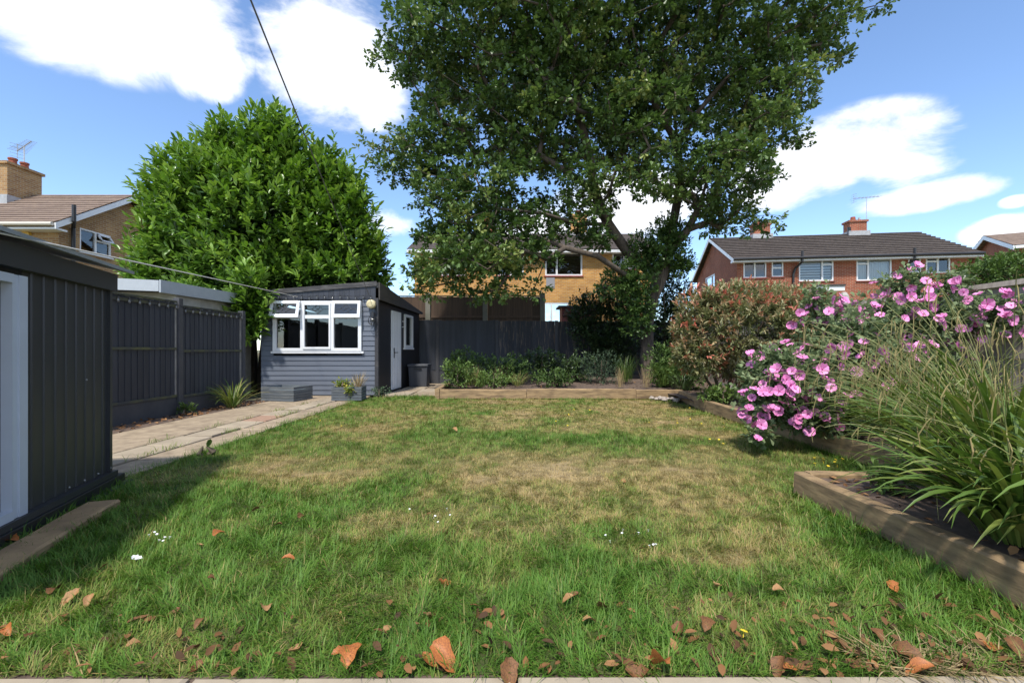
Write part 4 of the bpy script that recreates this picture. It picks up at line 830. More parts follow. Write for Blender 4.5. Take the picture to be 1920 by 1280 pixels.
def planter(cx, cy, w, d, h, yaw, label, soil_z, fill):
    s = thing('planter_box', (cx, cy, .02), label, 'planter'); n = 5; hh = h/n; c, sn = math.cos(yaw), math.sin(yaw)
    P = lambda x, y, z: (cx+x*c-y*sn, cy+x*sn+y*c, .022+z)
    for k in range(n):
        z0, z1 = k*hh+.003, (k+1)*hh-.004
        for (x0, x1, y0, y1) in ((-w/2, w/2, -d/2, -d/2+.022), (-w/2, w/2, d/2-.022, d/2), (-w/2, -w/2+.022, -d/2+.023, d/2-.023), (w/2-.022, w/2, -d/2+.023, d/2-.023)):
            MB().hexa([P(x0, y0, z0), P(x1, y0, z0), P(x1, y1, z0), P(x0, y1, z0)], [P(x0, y0, z1), P(x1, y0, z1), P(x1, y1, z1), P(x0, y1, z1)]).build('slat', PLM, s)
    i = .03
    MB().hexa([P(-w/2+i, -d/2+i, .0), P(w/2-i, -d/2+i, .0), P(w/2-i, d/2-i, .0), P(-w/2+i, d/2-i, .0)], [P(-w/2+i, -d/2+i, soil_z), P(w/2-i, -d/2+i, soil_z), P(w/2-i, d/2-i, soil_z), P(-w/2+i, d/2-i, soil_z)]).build('filling', fill, s)
    return P
planter(-4.83, 9.75, .78, .62, .30, R(-12), 'low slatted grey timber planter, empty, left in front of the shed', .22, mat('pale_blue_liner', (.25, .32, .36), .6, var=.3))
PP = planter(-3.50, 9.75, .62, .42, .29, R(4), 'slatted grey timber planter holding yellow flowers and dry stalks', .25, SOIL)
# ------------------------------------------------------------------ plants
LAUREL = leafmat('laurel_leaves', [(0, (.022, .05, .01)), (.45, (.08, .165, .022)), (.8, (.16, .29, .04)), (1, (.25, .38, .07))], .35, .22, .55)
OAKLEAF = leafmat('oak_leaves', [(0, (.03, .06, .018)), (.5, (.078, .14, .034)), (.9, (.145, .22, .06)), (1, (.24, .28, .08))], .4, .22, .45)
PHOT = leafmat('photinia_leaves', [(0, (.07, .095, .035)), (.35, (.185, .21, .08)), (.6, (.34, .31, .16)), (.82, (.50, .27, .16)), (1, (.60, .20, .14))], .42, .2, .5)
MALLOW = leafmat('mallow_leaves', [(0, (.08, .12, .05)), (.6, (.21, .27, .13)), (1, (.34, .39, .22))], .7, .3, .2)
SEDGE = leafmat('sedge_leaves', [(0, (.045, .09, .016)), (.45, (.10, .17, .03)), (.75, (.2, .235, .055)), (1, (.33, .27, .12))], .42, .22, .45)
DRYST = leafmat('dry_seed_stalks', [(0, (.2, .15, .07)), (1, (.42, .32, .17))], .8, .15, .2)
HERB = leafmat('border_leaves', [(0, (.03, .06, .018)), (.5, (.075, .13, .03)), (1, (.15, .23, .055))], .55, .22, .35)
DARKLF = leafmat('dark_evergreen_leaves', [(0, (.014, .027, .011)), (.6, (.03, .055, .018)), (1, (.06, .10, .028))], .4, .15, .5)
BLUEGR = leafmat('grey_green_leaves', [(0, (.03, .055, .03)), (1, (.10, .15, .085))], .6, .2, .3)
def laurel():
    t = thing('laurel_tree', (-6.9, 12.2, 0), 'big dense glossy green laurel tree behind the garden shed', 'tree'); Y = 12.2
    def lb(px, py, rx, ry, Yc=Y, ryd=None): c = W3(px, py, Yc); s = Yc/F; return (*c, rx*s, (ryd or (rx*s)), ry*s)
    lobes = [lb(480, 425, 175, 150, 12.4, 1.9), lb(345, 455, 78, 95, 12.0, 1.0), lb(305, 515, 52, 58, 11.7, .7), lb(630, 445, 78, 108, 12.2, 1.0), lb(688, 500, 40, 58, 12.4, .6), lb(427, 292, 50, 62, 12.2, .8), lb(515, 278, 52, 66, 12.0, .8), lb(362, 352, 72, 72, 12.1, .9), lb(605, 352, 70, 74, 12.3, .9), lb(470, 570, 34, 72, 10.35, .25), lb(440, 525, 105, 62, 11.2, .7), lb(600, 520, 92, 42, 11.7, .8)]
    C, A, dep = lobe_shell(lobes, 5600, .42)
    lob = np.array(lobes); nc = 2600; ii = rng.choice(len(lob), nc, p=[.42]+[.58/11]*11); dd_ = nrm(rng.normal(size=(nc, 3))); C2 = lob[ii, :3]+dd_*lob[ii, 3:]*(rng.random(nc)**.4*.7)[:, None]
    C = np.concatenate([C, C2]); A = np.concatenate([A, dd_]); dep = np.concatenate([dep, np.ones(nc)])
    keep = ~((C[:, 0] > -5.9) & (C[:, 0] < -2.9) & (C[:, 1] > 10.45) & (C[:, 2] < 2.78))
    C, A, dep = C[keep], A[keep], dep[keep]
    A = nrm(A*.75+np.array([0, -.12, .75])+rng.normal(0, .28, A.shape))
    C = C+A*rng.uniform(-.05, .32, len(C))[:, None]*(1-dep)[:, None]
    P, D, L, W, k = rosettes(C, A, 9, .72, .16, .25, .38, .30)
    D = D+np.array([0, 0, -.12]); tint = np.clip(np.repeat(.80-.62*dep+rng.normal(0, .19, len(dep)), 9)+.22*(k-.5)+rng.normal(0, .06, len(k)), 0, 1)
    ye = rng.random(len(tint)) < .0004
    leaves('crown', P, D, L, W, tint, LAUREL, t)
    b = MB()
    for k in range(9):
        a = k*.7; e = lobes[k % len(lobes)]; b.tube([(-6.9+.25*math.cos(a), 12.2+.25*math.sin(a), 0), (-6.9+.5*math.cos(a), 12.2+.4*math.sin(a), 1.6), (-6.9+(e[0]+6.9)*.6, 12.2+(e[1]-12.2)*.6, 1.2+e[2]*.5), (e[0], e[1], e[2])], [.1, .075, .05, .02], 7)
    b.build('trunk', BARK, t)
laurel()
# ------------------------------------------------------------------ oak
def oak():
    base = Vector((3.9, 13.0, .2)); t = thing('oak_tree', tuple(base), 'large spreading oak tree with forked trunk at the back of the garden', 'tree')
    # the crown is a union of leafy lobes, with a few open hollows between the limbs (all in metres)
    def lo(px, py, Y, rx, ry, d): c = W3(px, py, Y); k = Y/F; return (*c, rx*k, d, ry*k)
    lobes = np.array([lo(985, 60, 12.6, 215, 150, 2.6), lo(1290, 40, 13.0, 235, 150, 2.8), lo(815, 115, 12.4, 85, 75, 1.6), lo(1510, 45, 12.6, 85, 62, 1.5), lo(1425, 165, 12.8, 85, 78, 1.7), lo(830, 265, 12.5, 88, 62, 1.4), lo(875, 400, 12.1, 95, 85, 1.5), lo(885, 498, 11.7, 118, 56, 1.3), lo(975, 460, 12.0, 68, 62, 1.0), lo(1110, 345, 12.2, 60, 60, .9), lo(1235, 330, 12.0, 62, 55, .9), lo(1100, 440, 12.2, 55, 30, .7), lo(770, 300, 12.4, 60, 40, .9), lo(1400, 250, 12.4, 70, 60, 1.2), lo(1350, 325, 12.3, 80, 85, 1.4), lo(1190, 225, 13.0, 130, 95, 2.2), lo(1000, 235, 12.6, 120, 85, 2.0), lo(1050, 395, 12.5, 70, 45, 1.0), lo(1370, 400, 12.3, 55, 34, .8), lo(965, 350, 12.2, 60, 60, 1.0), lo(1150, -190, 13.2, 300, 190, 3.8)])
    voids = [(*W3(1175, 395, 13.0), .75), (*W3(1115, 295, 12.6), .62), (*W3(1060, 495, 12.4), .55), (*W3(985, 345, 12.2), .42), (*W3(1040, 375, 12.0), .38), (*W3(1330, 170, 12.0), .45), (*W3(1210, 300, 12.4), .4), (*W3(915, 230, 11.6), .4), (*W3(900, 330, 12.2), .4)]
    vol = lobes[:, 3]*lobes[:, 4]*lobes[:, 5]; pv = vol**.5; pv /= pv.sum(); cen = []; tries = 0
    while len(cen) < 880 and tries < 60000:
        tries += 1; k = rng.choice(len(lobes), p=pv); d = rng.normal(size=3); d /= np.linalg.norm(d); p = lobes[k, :3]+d*lobes[k, 3:]*rng.random()**.42
        if p[2] < 2.5 or any(((p-np.array(v_[:3]))**2).sum() < (v_[3]+.2)**2 for v_ in voids): continue
        if cen and ((np.array(cen)-p)**2).sum(1).min() < (.49 if p[2] < 10.8 else .85)**2: continue
        cen.append(p)
    for (px, py, Y) in ((700, 275, 12.5), (715, 105, 12.6), (1425, 425, 12.0), (1500, 265, 12.6), (1640, 12, 12.4), (1575, 105, 12.5), (1440, 330, 12.2), (790, 540, 11.5), (900, 545, 11.6), (1000, 545, 12.0), (840, 480, 11.4), (1110, 440, 12.6), (1330, 420, 12.4), (1130, 540, 12.8)): cen.append(np.array(W3(px, py, Y)))
    cen = np.array(cen)
    # main limbs
    nodes = []; par = []
    def chain(pts, parent):
        for q in pts: nodes.append(Vector(q)); par.append(parent); parent = len(nodes)-1
        return parent
    def w(px, py, Y): return W3(px, py, Y)
    r0 = chain([tuple(base+Vector((0, 0, -.3))), tuple(base), w(1213, 610, 13.0), w(1222, 560, 13.0), w(1238, 520, 13.0)], -1)
    fork = r0
    a = chain([w(1215, 505, 13.0), w(1180, 478, 12.9), w(1140, 420, 12.8), w(1115, 360, 12.7), w(1105, 290, 12.5), w(1085, 215, 12.3), w(1075, 130, 12.2), w(1060, 40, 12.2), w(1050, -80, 12.3)], fork)
    chain([w(1075, 330, 12.3), w(1010, 290, 12.0), w(950, 225, 11.6), w(890, 180, 11.4), w(830, 140, 11.2)], a-5); chain([w(1050, 300, 13.4), w(960, 260, 13.6), w(860, 260, 13.8), w(790, 250, 13.8)], a-4)
    chain([w(1085, 420, 12.2), w(1020, 400, 11.8), w(930, 390, 11.4), w(850, 420, 11.2)], a-6)
    b = chain([w(1255, 470, 13.0), w(1262, 420, 13.1), w(1275, 350, 13.2), w(1270, 270, 13.2), w(1262, 180, 13.2), w(1270, 90, 13.0), w(1290, -20, 13.0), w(1300, -150, 13.0)], fork)
    chain([w(1290, 430, 12.7), w(1310, 390, 12.4), w(1325, 340, 12.1), w(1345, 290, 11.9), w(1400, 250, 11.6)], b-7)
    chain([w(1300, 220, 12.8), w(1360, 150, 12.5), w(1440, 80, 12.3), w(1530, 30, 12.2)], b-4); chain([w(1230, 200, 12.4), w(1200, 120, 12.0), w(1180, 30, 11.6)], b-4); chain([w(1330, 180, 13.6), w(1390, 130, 14.2), w(1450, 100, 14.6)], b-4)
    chain([w(1180, 520, 12.6), w(1120, 480, 12.1), w(1060, 465, 11.8)], fork)
    # grow secondary branches to every clump
    order = np.argsort([np.linalg.norm(c-np.array(nodes[fork])) for c in cen]); tips = []
    for i in order:
        c = cen[i]; A = np.array([tuple(q) for q in nodes[2:]]); d = np.linalg.norm(A-c, axis=1)+.25*np.maximum(0, A[:, 2]-c[2]); j = int(np.argmin(d))+2
        p0 = nodes[j]; v = Vector(c)-p0; n = max(1, int(v.length/.45)); pr = j
        side = Vector(rng.normal(0, .12, 3))*min(1.0, v.length)
        for k in range(1, n+1):
            s = k/n; q = p0+v*s+side*math.sin(s*math.pi)+Vector(rng.normal(0, .03, 3))+Vector((0, 0, .12*math.sin(s*math.pi)*v.length*.4)); nodes.append(q); par.append(pr); pr = len(nodes)-1
        tips.append(pr)
    cnt = np.zeros(len(nodes)); 
    for tp in tips:
        k = tp
        while k >= 0: cnt[k] += 1; k = par[k]
    rad = np.clip(.0125*np.maximum(cnt, .6)**.42, .010, .2); rad[:4] = (.30, .21, .18, .185)
    kids = {}
    for i, p in enumerate(par): kids.setdefault(p, []).append(i)
    mb = MB(); done = set(); stack = [0]
    segs = [(0, None)]
    while segs:
        st, pa = segs.pop(); ch = [st]; cur = st
        while True:
            ks = kids.get(cur, [])
            if not ks: break
            ks = sorted(ks, key=lambda q: -cnt[q]); 
            for q in ks[1:]: segs.append((q, cur))
            cur = ks[0]; ch.append(cur)
        pts = ([nodes[pa]] if pa is not None else [])+[nodes[q] for q in ch]; rr = ([min(rad[pa], rad[ch[0]]*1.25)] if pa is not None else [])+[rad[q] for q in ch]
        if len(pts) > 1: mb.tube(pts, list(map(float, rr)), 8 if max(rr) > .06 else 5, cap=False)
    mb.build('trunk', BARK, t, smooth=True)
    # leaves in clumps
    n = len(cen); per = 27; rr = rng.uniform(.32, .62, n)
    d = nrm(rng.normal(size=(n*per, 3))); q = rng.random(n*per)**.45
    C = np.repeat(cen, per, 0)+d*(np.repeat(rr, per)*q)[:, None]*np.array([1.1, 1.1, .72])
    A = nrm(d*.8+np.array([0, -.05, .35])+rng.normal(0, .35, d.shape))
    ok = np.ones(len(C), bool)
    for v_ in voids: ok &= (((C-np.array(v_[:3]))**2).sum(1) > (v_[3]*.8)**2)
    C = C[ok]; A = A[ok]; q = q[ok]; cl = np.repeat(rng.normal(0, .17, n), per)[ok]
    P, D, L, W, k = rosettes(C, A, 7, .85, .10, .165, .56, .08)
    D = D+np.array([0, 0, -.15]); tint = np.clip(np.repeat(.30+.45*q+cl+rng.normal(0, .1, len(C)), 7)+rng.normal(0, .06, len(k)), 0, 1)  # outer leaves of each clump tinted lighter, sunlit look put into the colour
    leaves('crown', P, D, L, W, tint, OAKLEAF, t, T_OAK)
    # fine twigs inside clumps
    mb = MB(); idx = rng.choice(len(C), 2600, replace=False); ci = np.repeat(np.arange(n), per)[ok]
    for i in idx: c0 = cen[ci[i]]; mb.tube([tuple(c0), tuple((c0+C[i])*.5+rng.normal(0, .04, 3)), tuple(C[i])], [.009, .006, .003], 3, cap=False)
    mb.build('twigs', BARK, t)['kind'] = 'stuff'
oak()
def bush(name, label, loc, lobes, n, per, L0, L1, wr, m, tmpl=T_LAUREL, spread=.8, upb=.5, base=.5, slope=.4, tips=None, back=.12, stems=5, depth=.4, cat='shrub', group=None):
    t = thing(name, loc, label, cat, group); C, A, dep = lobe_shell(lobes, n, depth)
    A = nrm(A*.8+np.array([0, 0, upb])+rng.normal(0, .3, A.shape)); P, D, L, W, k = rosettes(C, A, per, spread, L0, L1, wr, back)
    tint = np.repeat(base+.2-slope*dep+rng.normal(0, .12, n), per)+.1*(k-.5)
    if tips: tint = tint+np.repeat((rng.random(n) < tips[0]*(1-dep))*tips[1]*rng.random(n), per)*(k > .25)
    ok = P[:, 2] > .05
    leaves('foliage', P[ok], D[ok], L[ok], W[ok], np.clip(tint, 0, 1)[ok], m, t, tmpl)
    b = MB()
    for i in range(stems):
        e = lobes[i % len(lobes)]; a = i*2.4
        b.tube([(loc[0]+.06*math.cos(a), loc[1]+.06*math.sin(a), loc[2]), (loc[0]*.5+e[0]*.5+.1*math.cos(a), loc[1]*.5+e[1]*.5+.1*math.sin(a), loc[2]*.55+e[2]*.45), (e[0]+.3*e[3]*math.cos(a), e[1]+.3*e[4]*math.sin(a), e[2]+.4*e[5])], [.035, .022, .008], 6)
    b.build('stems', TWIG, t); return t
def pl(px, py, rx, ry, Y, dy=None): c = W3(px, py, Y); s = Y/F; return (*c, rx*s, dy or rx*s, ry*s)
bush('photinia_bush', 'rounded photinia bush with red-tipped young leaves on the right', (3.95, 8.4, .15), [pl(1400, 625, 125, 90, 8.5, 1.0), pl(1330, 610, 70, 75, 8.3, .6), pl(1470, 600, 70, 70, 8.7, .7), pl(1390, 565, 80, 40, 8.5, .7), pl(1310, 665, 50, 40, 8.1, .4)], 3400, 9, .07, .11, .3, PHOT, spread=.75, upb=.45, base=.30, slope=.3, tips=(.42, .75), depth=.38)
bush('background_bush', 'green bush behind the right fence below the far house', (12.9, 12, .0), [pl(1870, 525, 75, 48, 12, .9), pl(1925, 510, 70, 42, 12, .9)], 1500, 7, .07, .11, .5, HERB, depth=.4, base=.45)
bush('holly_bush', 'dark evergreen shrub under the oak in front of the back fence', (2.7, 14.0, .3), [pl(1130, 610, 66, 66, 14.0, .5), pl(1105, 585, 45, 40, 14.1, .5), pl(1165, 560, 48, 48, 13.9, .5), pl(1150, 650, 48, 40, 13.8, .4)], 2000, 7, .07, .11, .45, DARKLF, depth=.6, base=.55)
bush('ivy_thicket', 'dark ivy thicket to the right of the oak trunk', (4.7, 13.9, .3), [pl(1255, 610, 40, 62, 13.8, .5), pl(1270, 560, 38, 50, 14.0, .5), pl(1240, 500, 34, 42, 13.6, .45), pl(1290, 640, 38, 55, 13.5, .5)], 1600, 7, .06, .10, .6, DARKLF, depth=.6, base=.5)
bush('ivy_clump', 'dark ivy and young shoots growing round the oak fork', (3.9, 13.0, 1.6), [pl(1180, 525, 55, 45, 12.6, .4), pl(1220, 470, 48, 42, 12.7, .4), pl(1255, 440, 40, 40, 12.7, .3), pl(1195, 585, 40, 50, 12.6, .35), pl(1275, 490, 34, 30, 12.8, .3)], 1700, 7, .07, .12, .55, OAKLEAF, T_OAK, depth=.8, base=.35, stems=3)
# ------------------------------------------------------------------ mallow
def mallow():
    t = thing('mallow_shrub', (4.4, 5.4, .15), 'big shrub covered in pink mallow flowers on the right', 'shrub')
    lobes = [pl(1500, 730, 90, 75, 5.0, .5), pl(1580, 650, 90, 80, 5.3, .6), pl(1660, 620, 110, 70, 5.5, .6), pl(1560, 780, 100, 40, 4.9, .4), pl(1760, 590, 100, 50, 5.3, .4), pl(1870, 590, 70, 42, 4.9, .25), pl(1440, 760, 55, 50, 4.9, .3), pl(1418, 722, 34, 48, 4.9, .25), pl(1450, 680, 40, 40, 5.0, .25), pl(1425, 806, 26, 20, 4.7, .15), pl(1530, 570, 30, 40, 5.5, .25), pl(1700, 530, 60, 28, 5.4, .2), pl(1790, 525, 30, 26, 5.2, .15), pl(1700, 720, 140, 90, 5.2, .5)]
    C, A, dep = lobe_shell(lobes, 3500, .6); ok = (C[:, 2] > .08) & (C[:, 0] < 5.42); C, A, dep = C[ok], A[ok], dep[ok]
    A0 = nrm(A+np.array([0, 0, .4])+rng.normal(0, .4, A.shape)); P, D, L, W, k = rosettes(C, A0, 6, .95, .045, .085, .62, .1)
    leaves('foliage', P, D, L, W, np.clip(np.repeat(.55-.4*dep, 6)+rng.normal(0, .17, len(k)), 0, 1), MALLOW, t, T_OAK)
    b = MB(); base = np.array([4.4, 5.5, .15])
    for i in rng.choice(len(C), 120, replace=False):
        e = C[i]; mid = base*.45+e*.55+np.array([0, 0, .25]); b.tube([tuple(base+rng.normal(0, .08, 3)*[1, 1, 0]), tuple(mid), tuple(e)], [.012, .008, .004], 4, cap=False)
    b.build('stems', mat('green_brown_stem', (.13, .12, .06), .8), t)
    # flowers: five broad notched petals, darker centre
    PK = mat('pink_petal', (.62, .15, .40), .55, col2=(.74, .30, .54), scale=30, rnd=.2); MG = mat('magenta_flower_centre', (.34, .03, .17), .6); AN = mat('pale_pollen', (.7, .55, .55), .8)
    ms = []
    for v in range(4):
        b = MB(); cup = (.10, .28, .5, .75)[v]
        for k in range(5):
            a = k*2*math.pi/5; ca, sa = math.cos(a), math.sin(a); pts = []
            for (r, s, ) in ((.004, 0), (.019, -.013), (.038, -.027), (.047, -.016), (.043, 0), (.048, .015), (.039, .027), (.019, .013)):
                z = cup*r+random.uniform(-.006, .006)+.004*(k % 2); pts.append((r*ca-s*sa, r*sa+s*ca, z))
            i = len(b.v); b.v += pts; b.f += [(i, i+1, i+7), (i+1, i+2, i+3, i+4), (i+1, i+4, i+7), (i+7, i+4, i+5, i+6)]
        ms.append(b.mesh('flower', PK, True))
    mc = MB().tube([(0, 0, .0035), (0, 0, .005), (0, 0, .018)], [.013, .005, .004], 7).mesh('flower_centre', MG)
    want = [(1405, 665), (1425, 668), (1450, 650), (1483, 610), (1475, 640), (1500, 605), (1530, 550), (1532, 560), (1535, 580), (1550, 610), (1560, 585), (1575, 575), (1585, 600), (1610, 600), (1620, 640), (1615, 665), (1640, 668), (1675, 632), (1650, 575), (1605, 570), (1680, 515), (1720, 508), (1795, 512), (1790, 530), (1700, 535), (1740, 545), (1910, 515), (1905, 525), (1415, 722), (1387, 728), (1410, 745), (1430, 720), (1440, 700), (1455, 715), (1470, 705), (1495, 690), (1500, 680), (1490, 700), (1550, 710), (1575, 688), (1530, 690), (1430, 790), (1415, 775), (1400, 785), (1440, 770), (1460, 770), (1475, 750), (1485, 765), (1500, 780), (1545, 790), (1575, 800), (1570, 770), (1495, 805), (1413, 818), (1520, 735), (1510, 740), (1535, 745), (1455, 740), (1470, 720), (1780, 595), (1770, 610), (1850, 570), (1880, 580), (1895, 600), (1900, 570), (1760, 575), (1800, 620), (1730, 590), (1700, 570), (1560, 650), (1520, 640), (1545, 665), (1580, 650), (1690, 560), (1815, 560), (1755, 530), (1660, 545), (1630, 590)]
    fl = []
    for (px, py) in want:
        for r in range(2):
            qx, qy = px+random.gauss(0, 9)*r, py+random.gauss(0, 9)*r
            Y = 4.95-.3*(qy > 700)+(.45 if qy < 640 and qx < 1720 else 0)-(0.28 if qx > 1840 else 0)+random.uniform(-.15, .2); fl.append((np.array(W3(qx, qy, Y)), 1))
    idx = rng.permutation(len(C))
    for i in idx:
        if dep[i] < .3 and A[i, 1] < .1 and C[i, 2] > .35 and len(fl) < 298: fl.append((C[i]+A[i]*.05, 0))
    for i, (p, f_) in enumerate(fl):
        if p[0] > 5.46: p[0] = 5.40
        dq = ((C-p)**2).sum(1); jq = int(dq.argmin())
        if dq[jq] > .09**2: p = C[jq]+(p-C[jq])*.07/math.sqrt(dq[jq])
        o = link('flower', ms[i % 4], None); d = Vector((random.gauss(-.25, .6), random.gauss(-.7, .5), random.gauss(.45, .55))).normalized(); o.rotation_euler = d.to_track_quat('Z', 'Y').to_euler(); o.location = p; s = random.uniform(.85, 1.25); o.scale = (s, s, s); 
        o.matrix_basis = Matrix.LocRotScale(Vector(p), d.to_track_quat('Z', 'Y'), Vector((s, s, s))); reparent(o, t)
        c = link('flower_centre', mc, None); c.matrix_basis = o.matrix_basis.copy(); reparent(c, o)
mallow()
# ------------------------------------------------------------------ sedges
def strap_clump(name, label, cx, cy, z, n, l0, l1, w, m, lean=(.1, .6), droop=(1.0, 2.2), r=.12, base=.45, seg=7, cat='plant', group=None, dirbias=None):
    t = thing(name, (cx, cy, z), label, cat, group); az = rng.uniform(0, 2*np.pi, n)
    if dirbias is not None: az = np.where(rng.random(n) < .4, rng.normal(dirbias, .7, n), az)
    dh = np.stack([np.cos(az), np.sin(az), 0*az], 1); B = np.array([cx, cy, z])+dh*(r*rng.random(n))[:, None]
    ribbons('leaves', B, dh, rng.uniform(l0, l1, n), rng.uniform(.6, 1.1, n)*w, rng.uniform(*lean, n), rng.uniform(*droop, n), np.clip(rng.normal(base, .2, n), 0, 1), m, t, seg); return t
def sedge(cx, cy, label, n=110, culms=34, h=1.0, z=.17, w=.017):
    t = strap_clump('pendulous_sedge', label, cx, cy, z, n, .55*h, 1.1*h, w, SEDGE, (.08, .8), (.7, 2.1), .18, .5, 9, group=None, dirbias=math.pi*1.1)
    az = rng.uniform(0, 2*np.pi, culms); az = np.where(rng.random(culms) < .45, rng.normal(math.pi*1.05, .9, culms), az); dh = np.stack([np.cos(az), np.sin(az), 0*az], 1)
    B = np.array([cx, cy, z])+dh*.1; L = rng.uniform(.85, 1.4, culms)*h; lean = rng.uniform(.02, .75, culms); dr = rng.uniform(.4, 1.7, culms)
    st = MB(); spB = []; spd = []; spl = []
    for i in range(culms):
        p = Vector(B[i]); pts = [p.copy()]; S = 12
        for s in range(S):
            a = lean[i]+dr[i]*(s/S)**2; p = p+Vector((dh[i, 0]*math.sin(a), dh[i, 1]*math.sin(a), math.cos(a)))*(L[i]/S); pts.append(p.copy())
            if s >= 5 and random.random() < .5:
                spB.append(tuple(p)); spd.append(dh[i]+rng.normal(0, .35, 3)*[1, 1, 0]); spl.append(random.uniform(.08, .15))
        st.tube(pts, [.003]*8+[.0022]*5, 4, cap=False)
    st.build('stalks', mat('sedge_stalk', (.2, .21, .07), .6), t)['kind'] = 'stuff'
    # drooping catkins: thin tapered tubes that arch over and hang
    ck = MB()
    for q, d, l in zip(spB, spd, spl):
        d = Vector(d); d.z = 0; d.normalize(); q = Vector(q); p1 = q+d*.025+Zv*.012; p2 = p1+d*.02-Zv*.02; jv = Vector((random.gauss(0, .013), random.gauss(0, .013), 0)); p3 = p2-Zv*l*.5+d*.012+jv; p4 = p3-Zv*l*.5-jv*.4
        ck.tube([q, p1, p2, p3, p4], [.001, .0014, .0026, .0034, .0012], 5, cap=False)
    ck.build('seed_heads', mat('sedge_catkin', (.27, .20, .085), .85, col2=(.17, .16, .05), scale=20), t)['kind'] = 'stuff'
    return t
sedge(2.52, 2.22, 'pendulous sedge clump nearest the camera, arching over the front sleeper', 230, 7, .85, w=.034)
sedge(2.75, 1.95, 'sedge clump at the lower right edge, mostly long strap leaves', 200, 3, .9, w=.034)
sedge(2.98, 2.72, 'tall pendulous sedge clump behind the nearest one in the corner bed', 210, 34, 1.1, w=.024)
sedge(3.35, 3.05, 'pendulous sedge clump at the right edge beyond the corner bed soil', 190, 30, 1.18, w=.024)
sedge(3.55, 3.75, 'pendulous sedge clump with many hanging catkins just behind the cross sleeper', 190, 40, 1.12, w=.02)
sedge(3.80, 4.35, 'farthest pendulous sedge clump, in front of the pink mallow', 130, 36, 1.0)
sedge(4.35, 4.0, 'sedge clump against the right fence under the mallow flowers', 130, 24, 1.02)
def lowplant(name, label, px, py, rx, ry, Y, n, per, L0, L1, wr, m, base=.5, cat='plant', tmpl=T_LAUREL, upb=.6, z=None):
    c = W3(px, py, Y); s = Y/F; zb = .2 if z is None else z; return bush(name, label, (c[0], Y, zb), [(c[0], Y, max(c[2], zb+.05), rx*s, rx*s*.7, ry*s)], n, per, L0, L1, wr, m, tmpl, .85, upb, base, .35, None, .08, 4, .8, cat)
lowplant('leafy_plant', 'bright green leafy plant at the left end of the back bed', 858, 700, 34, 30, 10.9, 170, 7, .05, .09, .5, HERB, .65)
lowplant('leafy_plant', 'pale mixed leaves low behind the middle of the sleeper', 925, 710, 40, 16, 10.7, 150, 6, .05, .08, .5, HERB, .75)
strap_clump('crocosmia_clump', 'dark green strap-leaved clump against the back fence', -.45, 12.8, .3, 90, .5, .85, .022, DARKLF, (.05, .6), (.5, 1.6), .2, .8)
strap_clump('crocosmia_clump', 'second dark strap-leaved clump to the right along the fence', .25, 13.0, .3, 70, .45, .75, .022, DARKLF, (.05, .6), (.5, 1.6), .2, .75)
strap_clump('grass_clump', 'yellow-green grassy clump behind the back sleeper', -.75, 10.9, .2, 110, .3, .55, .01, SEDGE, (.1, .7), (.6, 1.6), .14, .6)
strap_clump('grass_clump', 'grassy clump with yellowing blades in the middle of the back bed', .15, 11.2, .2, 100, .3, .5, .009, SEDGE, (.1, .7), (.5, 1.5), .15, .75)
strap_clump('grass_clump', 'tall upright green grass in front of the oak trunk', 3.0, 12.0, .25, 120, .5, .85, .012, SEDGE, (.02, .35), (.2, .8), .2, .3)
for i, (px, py, Y, lab) in enumerate(((893, 690, 11.2, 'dry tan stalks standing in the left of the back bed'), (935, 686, 11.4, 'second tuft of dry tan stalks left of centre'), (1163, 700, 11.0, 'dry tan stalks in front of the oak'), (1212, 700, 11.0, 'dry tan stalks at the foot of the oak trunk'))):
    c = W3(px, py, Y); strap_clump('dry_stalks', lab, c[0], Y, .18, 40, .3, .6, .010, DRYST, (.0, .22), (.0, .4), .12, .6)
lowplant('green_shrub', 'dark green low shrub against the back fence at centre', 1015, 678, 40, 30, 12.8, 220, 7, .06, .1, .5, DARKLF, .85)
lowplant('grey_green_shrub', 'grey-green mounded shrub in the back bed left of the oak', 1125, 690, 46, 38, 12.2, 420, 8, .03, .06, .35, BLUEGR, .55)
lowplant('leafy_plant', 'low dark leafy plants in the middle of the back bed', 1040, 708, 46, 18, 11.5, 200, 6, .05, .09, .5, HERB, .35)
lowplant('leafy_plant', 'leafy green plant at the right end of the back bed', 1290, 700, 36, 36, 10.8, 260, 7, .05, .10, .5, HERB, .4)
lowplant('leafy_plant', 'green leafy plant in front of the oak trunk base', 1245, 700, 32, 30, 11.4, 200, 7, .05, .09, .5, HERB, .5)
lowplant('leafy_plant', 'low pale green weeds beside the long sleeper under the photinia', 1350, 738, 40, 18, 8.0, 150, 7, .04, .08, .5, HERB, .75)
lowplant('leafy_plant', 'small green plant on bare soil in the corner bed', 1665, 915, 42, 26, 3.05, 40, 6, .05, .10, .35, HERB, .8)
strap_clump('strap_leaved_plant', 'spiky green strap-leaved clump beside the path by the left fence', -5.3, 8.6, .0, 95, .45, .75, .022, SEDGE, (.15, .8), (.7, 1.8), .12, .6)
lowplant('leafy_plant', 'leafy green perennials behind the left end of the back bed', 875, 685, 42, 34, 12.2, 330, 7, .06, .1, .45, HERB, .5)
lowplant('leafy_plant', 'tangled green foliage left of centre in the back bed', 950, 692, 50, 30, 11.9, 330, 7, .05, .09, .45, HERB, .4)
lowplant('leafy_plant', 'dark leafy plants beneath the holly in the back bed', 1075, 690, 45, 32, 12.6, 300, 7, .05, .09, .5, DARKLF, .9)
lowplant('leafy_plant', 'green foliage filling the bed right of the oak trunk', 1255, 680, 48, 44, 12.0, 380, 7, .06, .1, .45, HERB, .35)
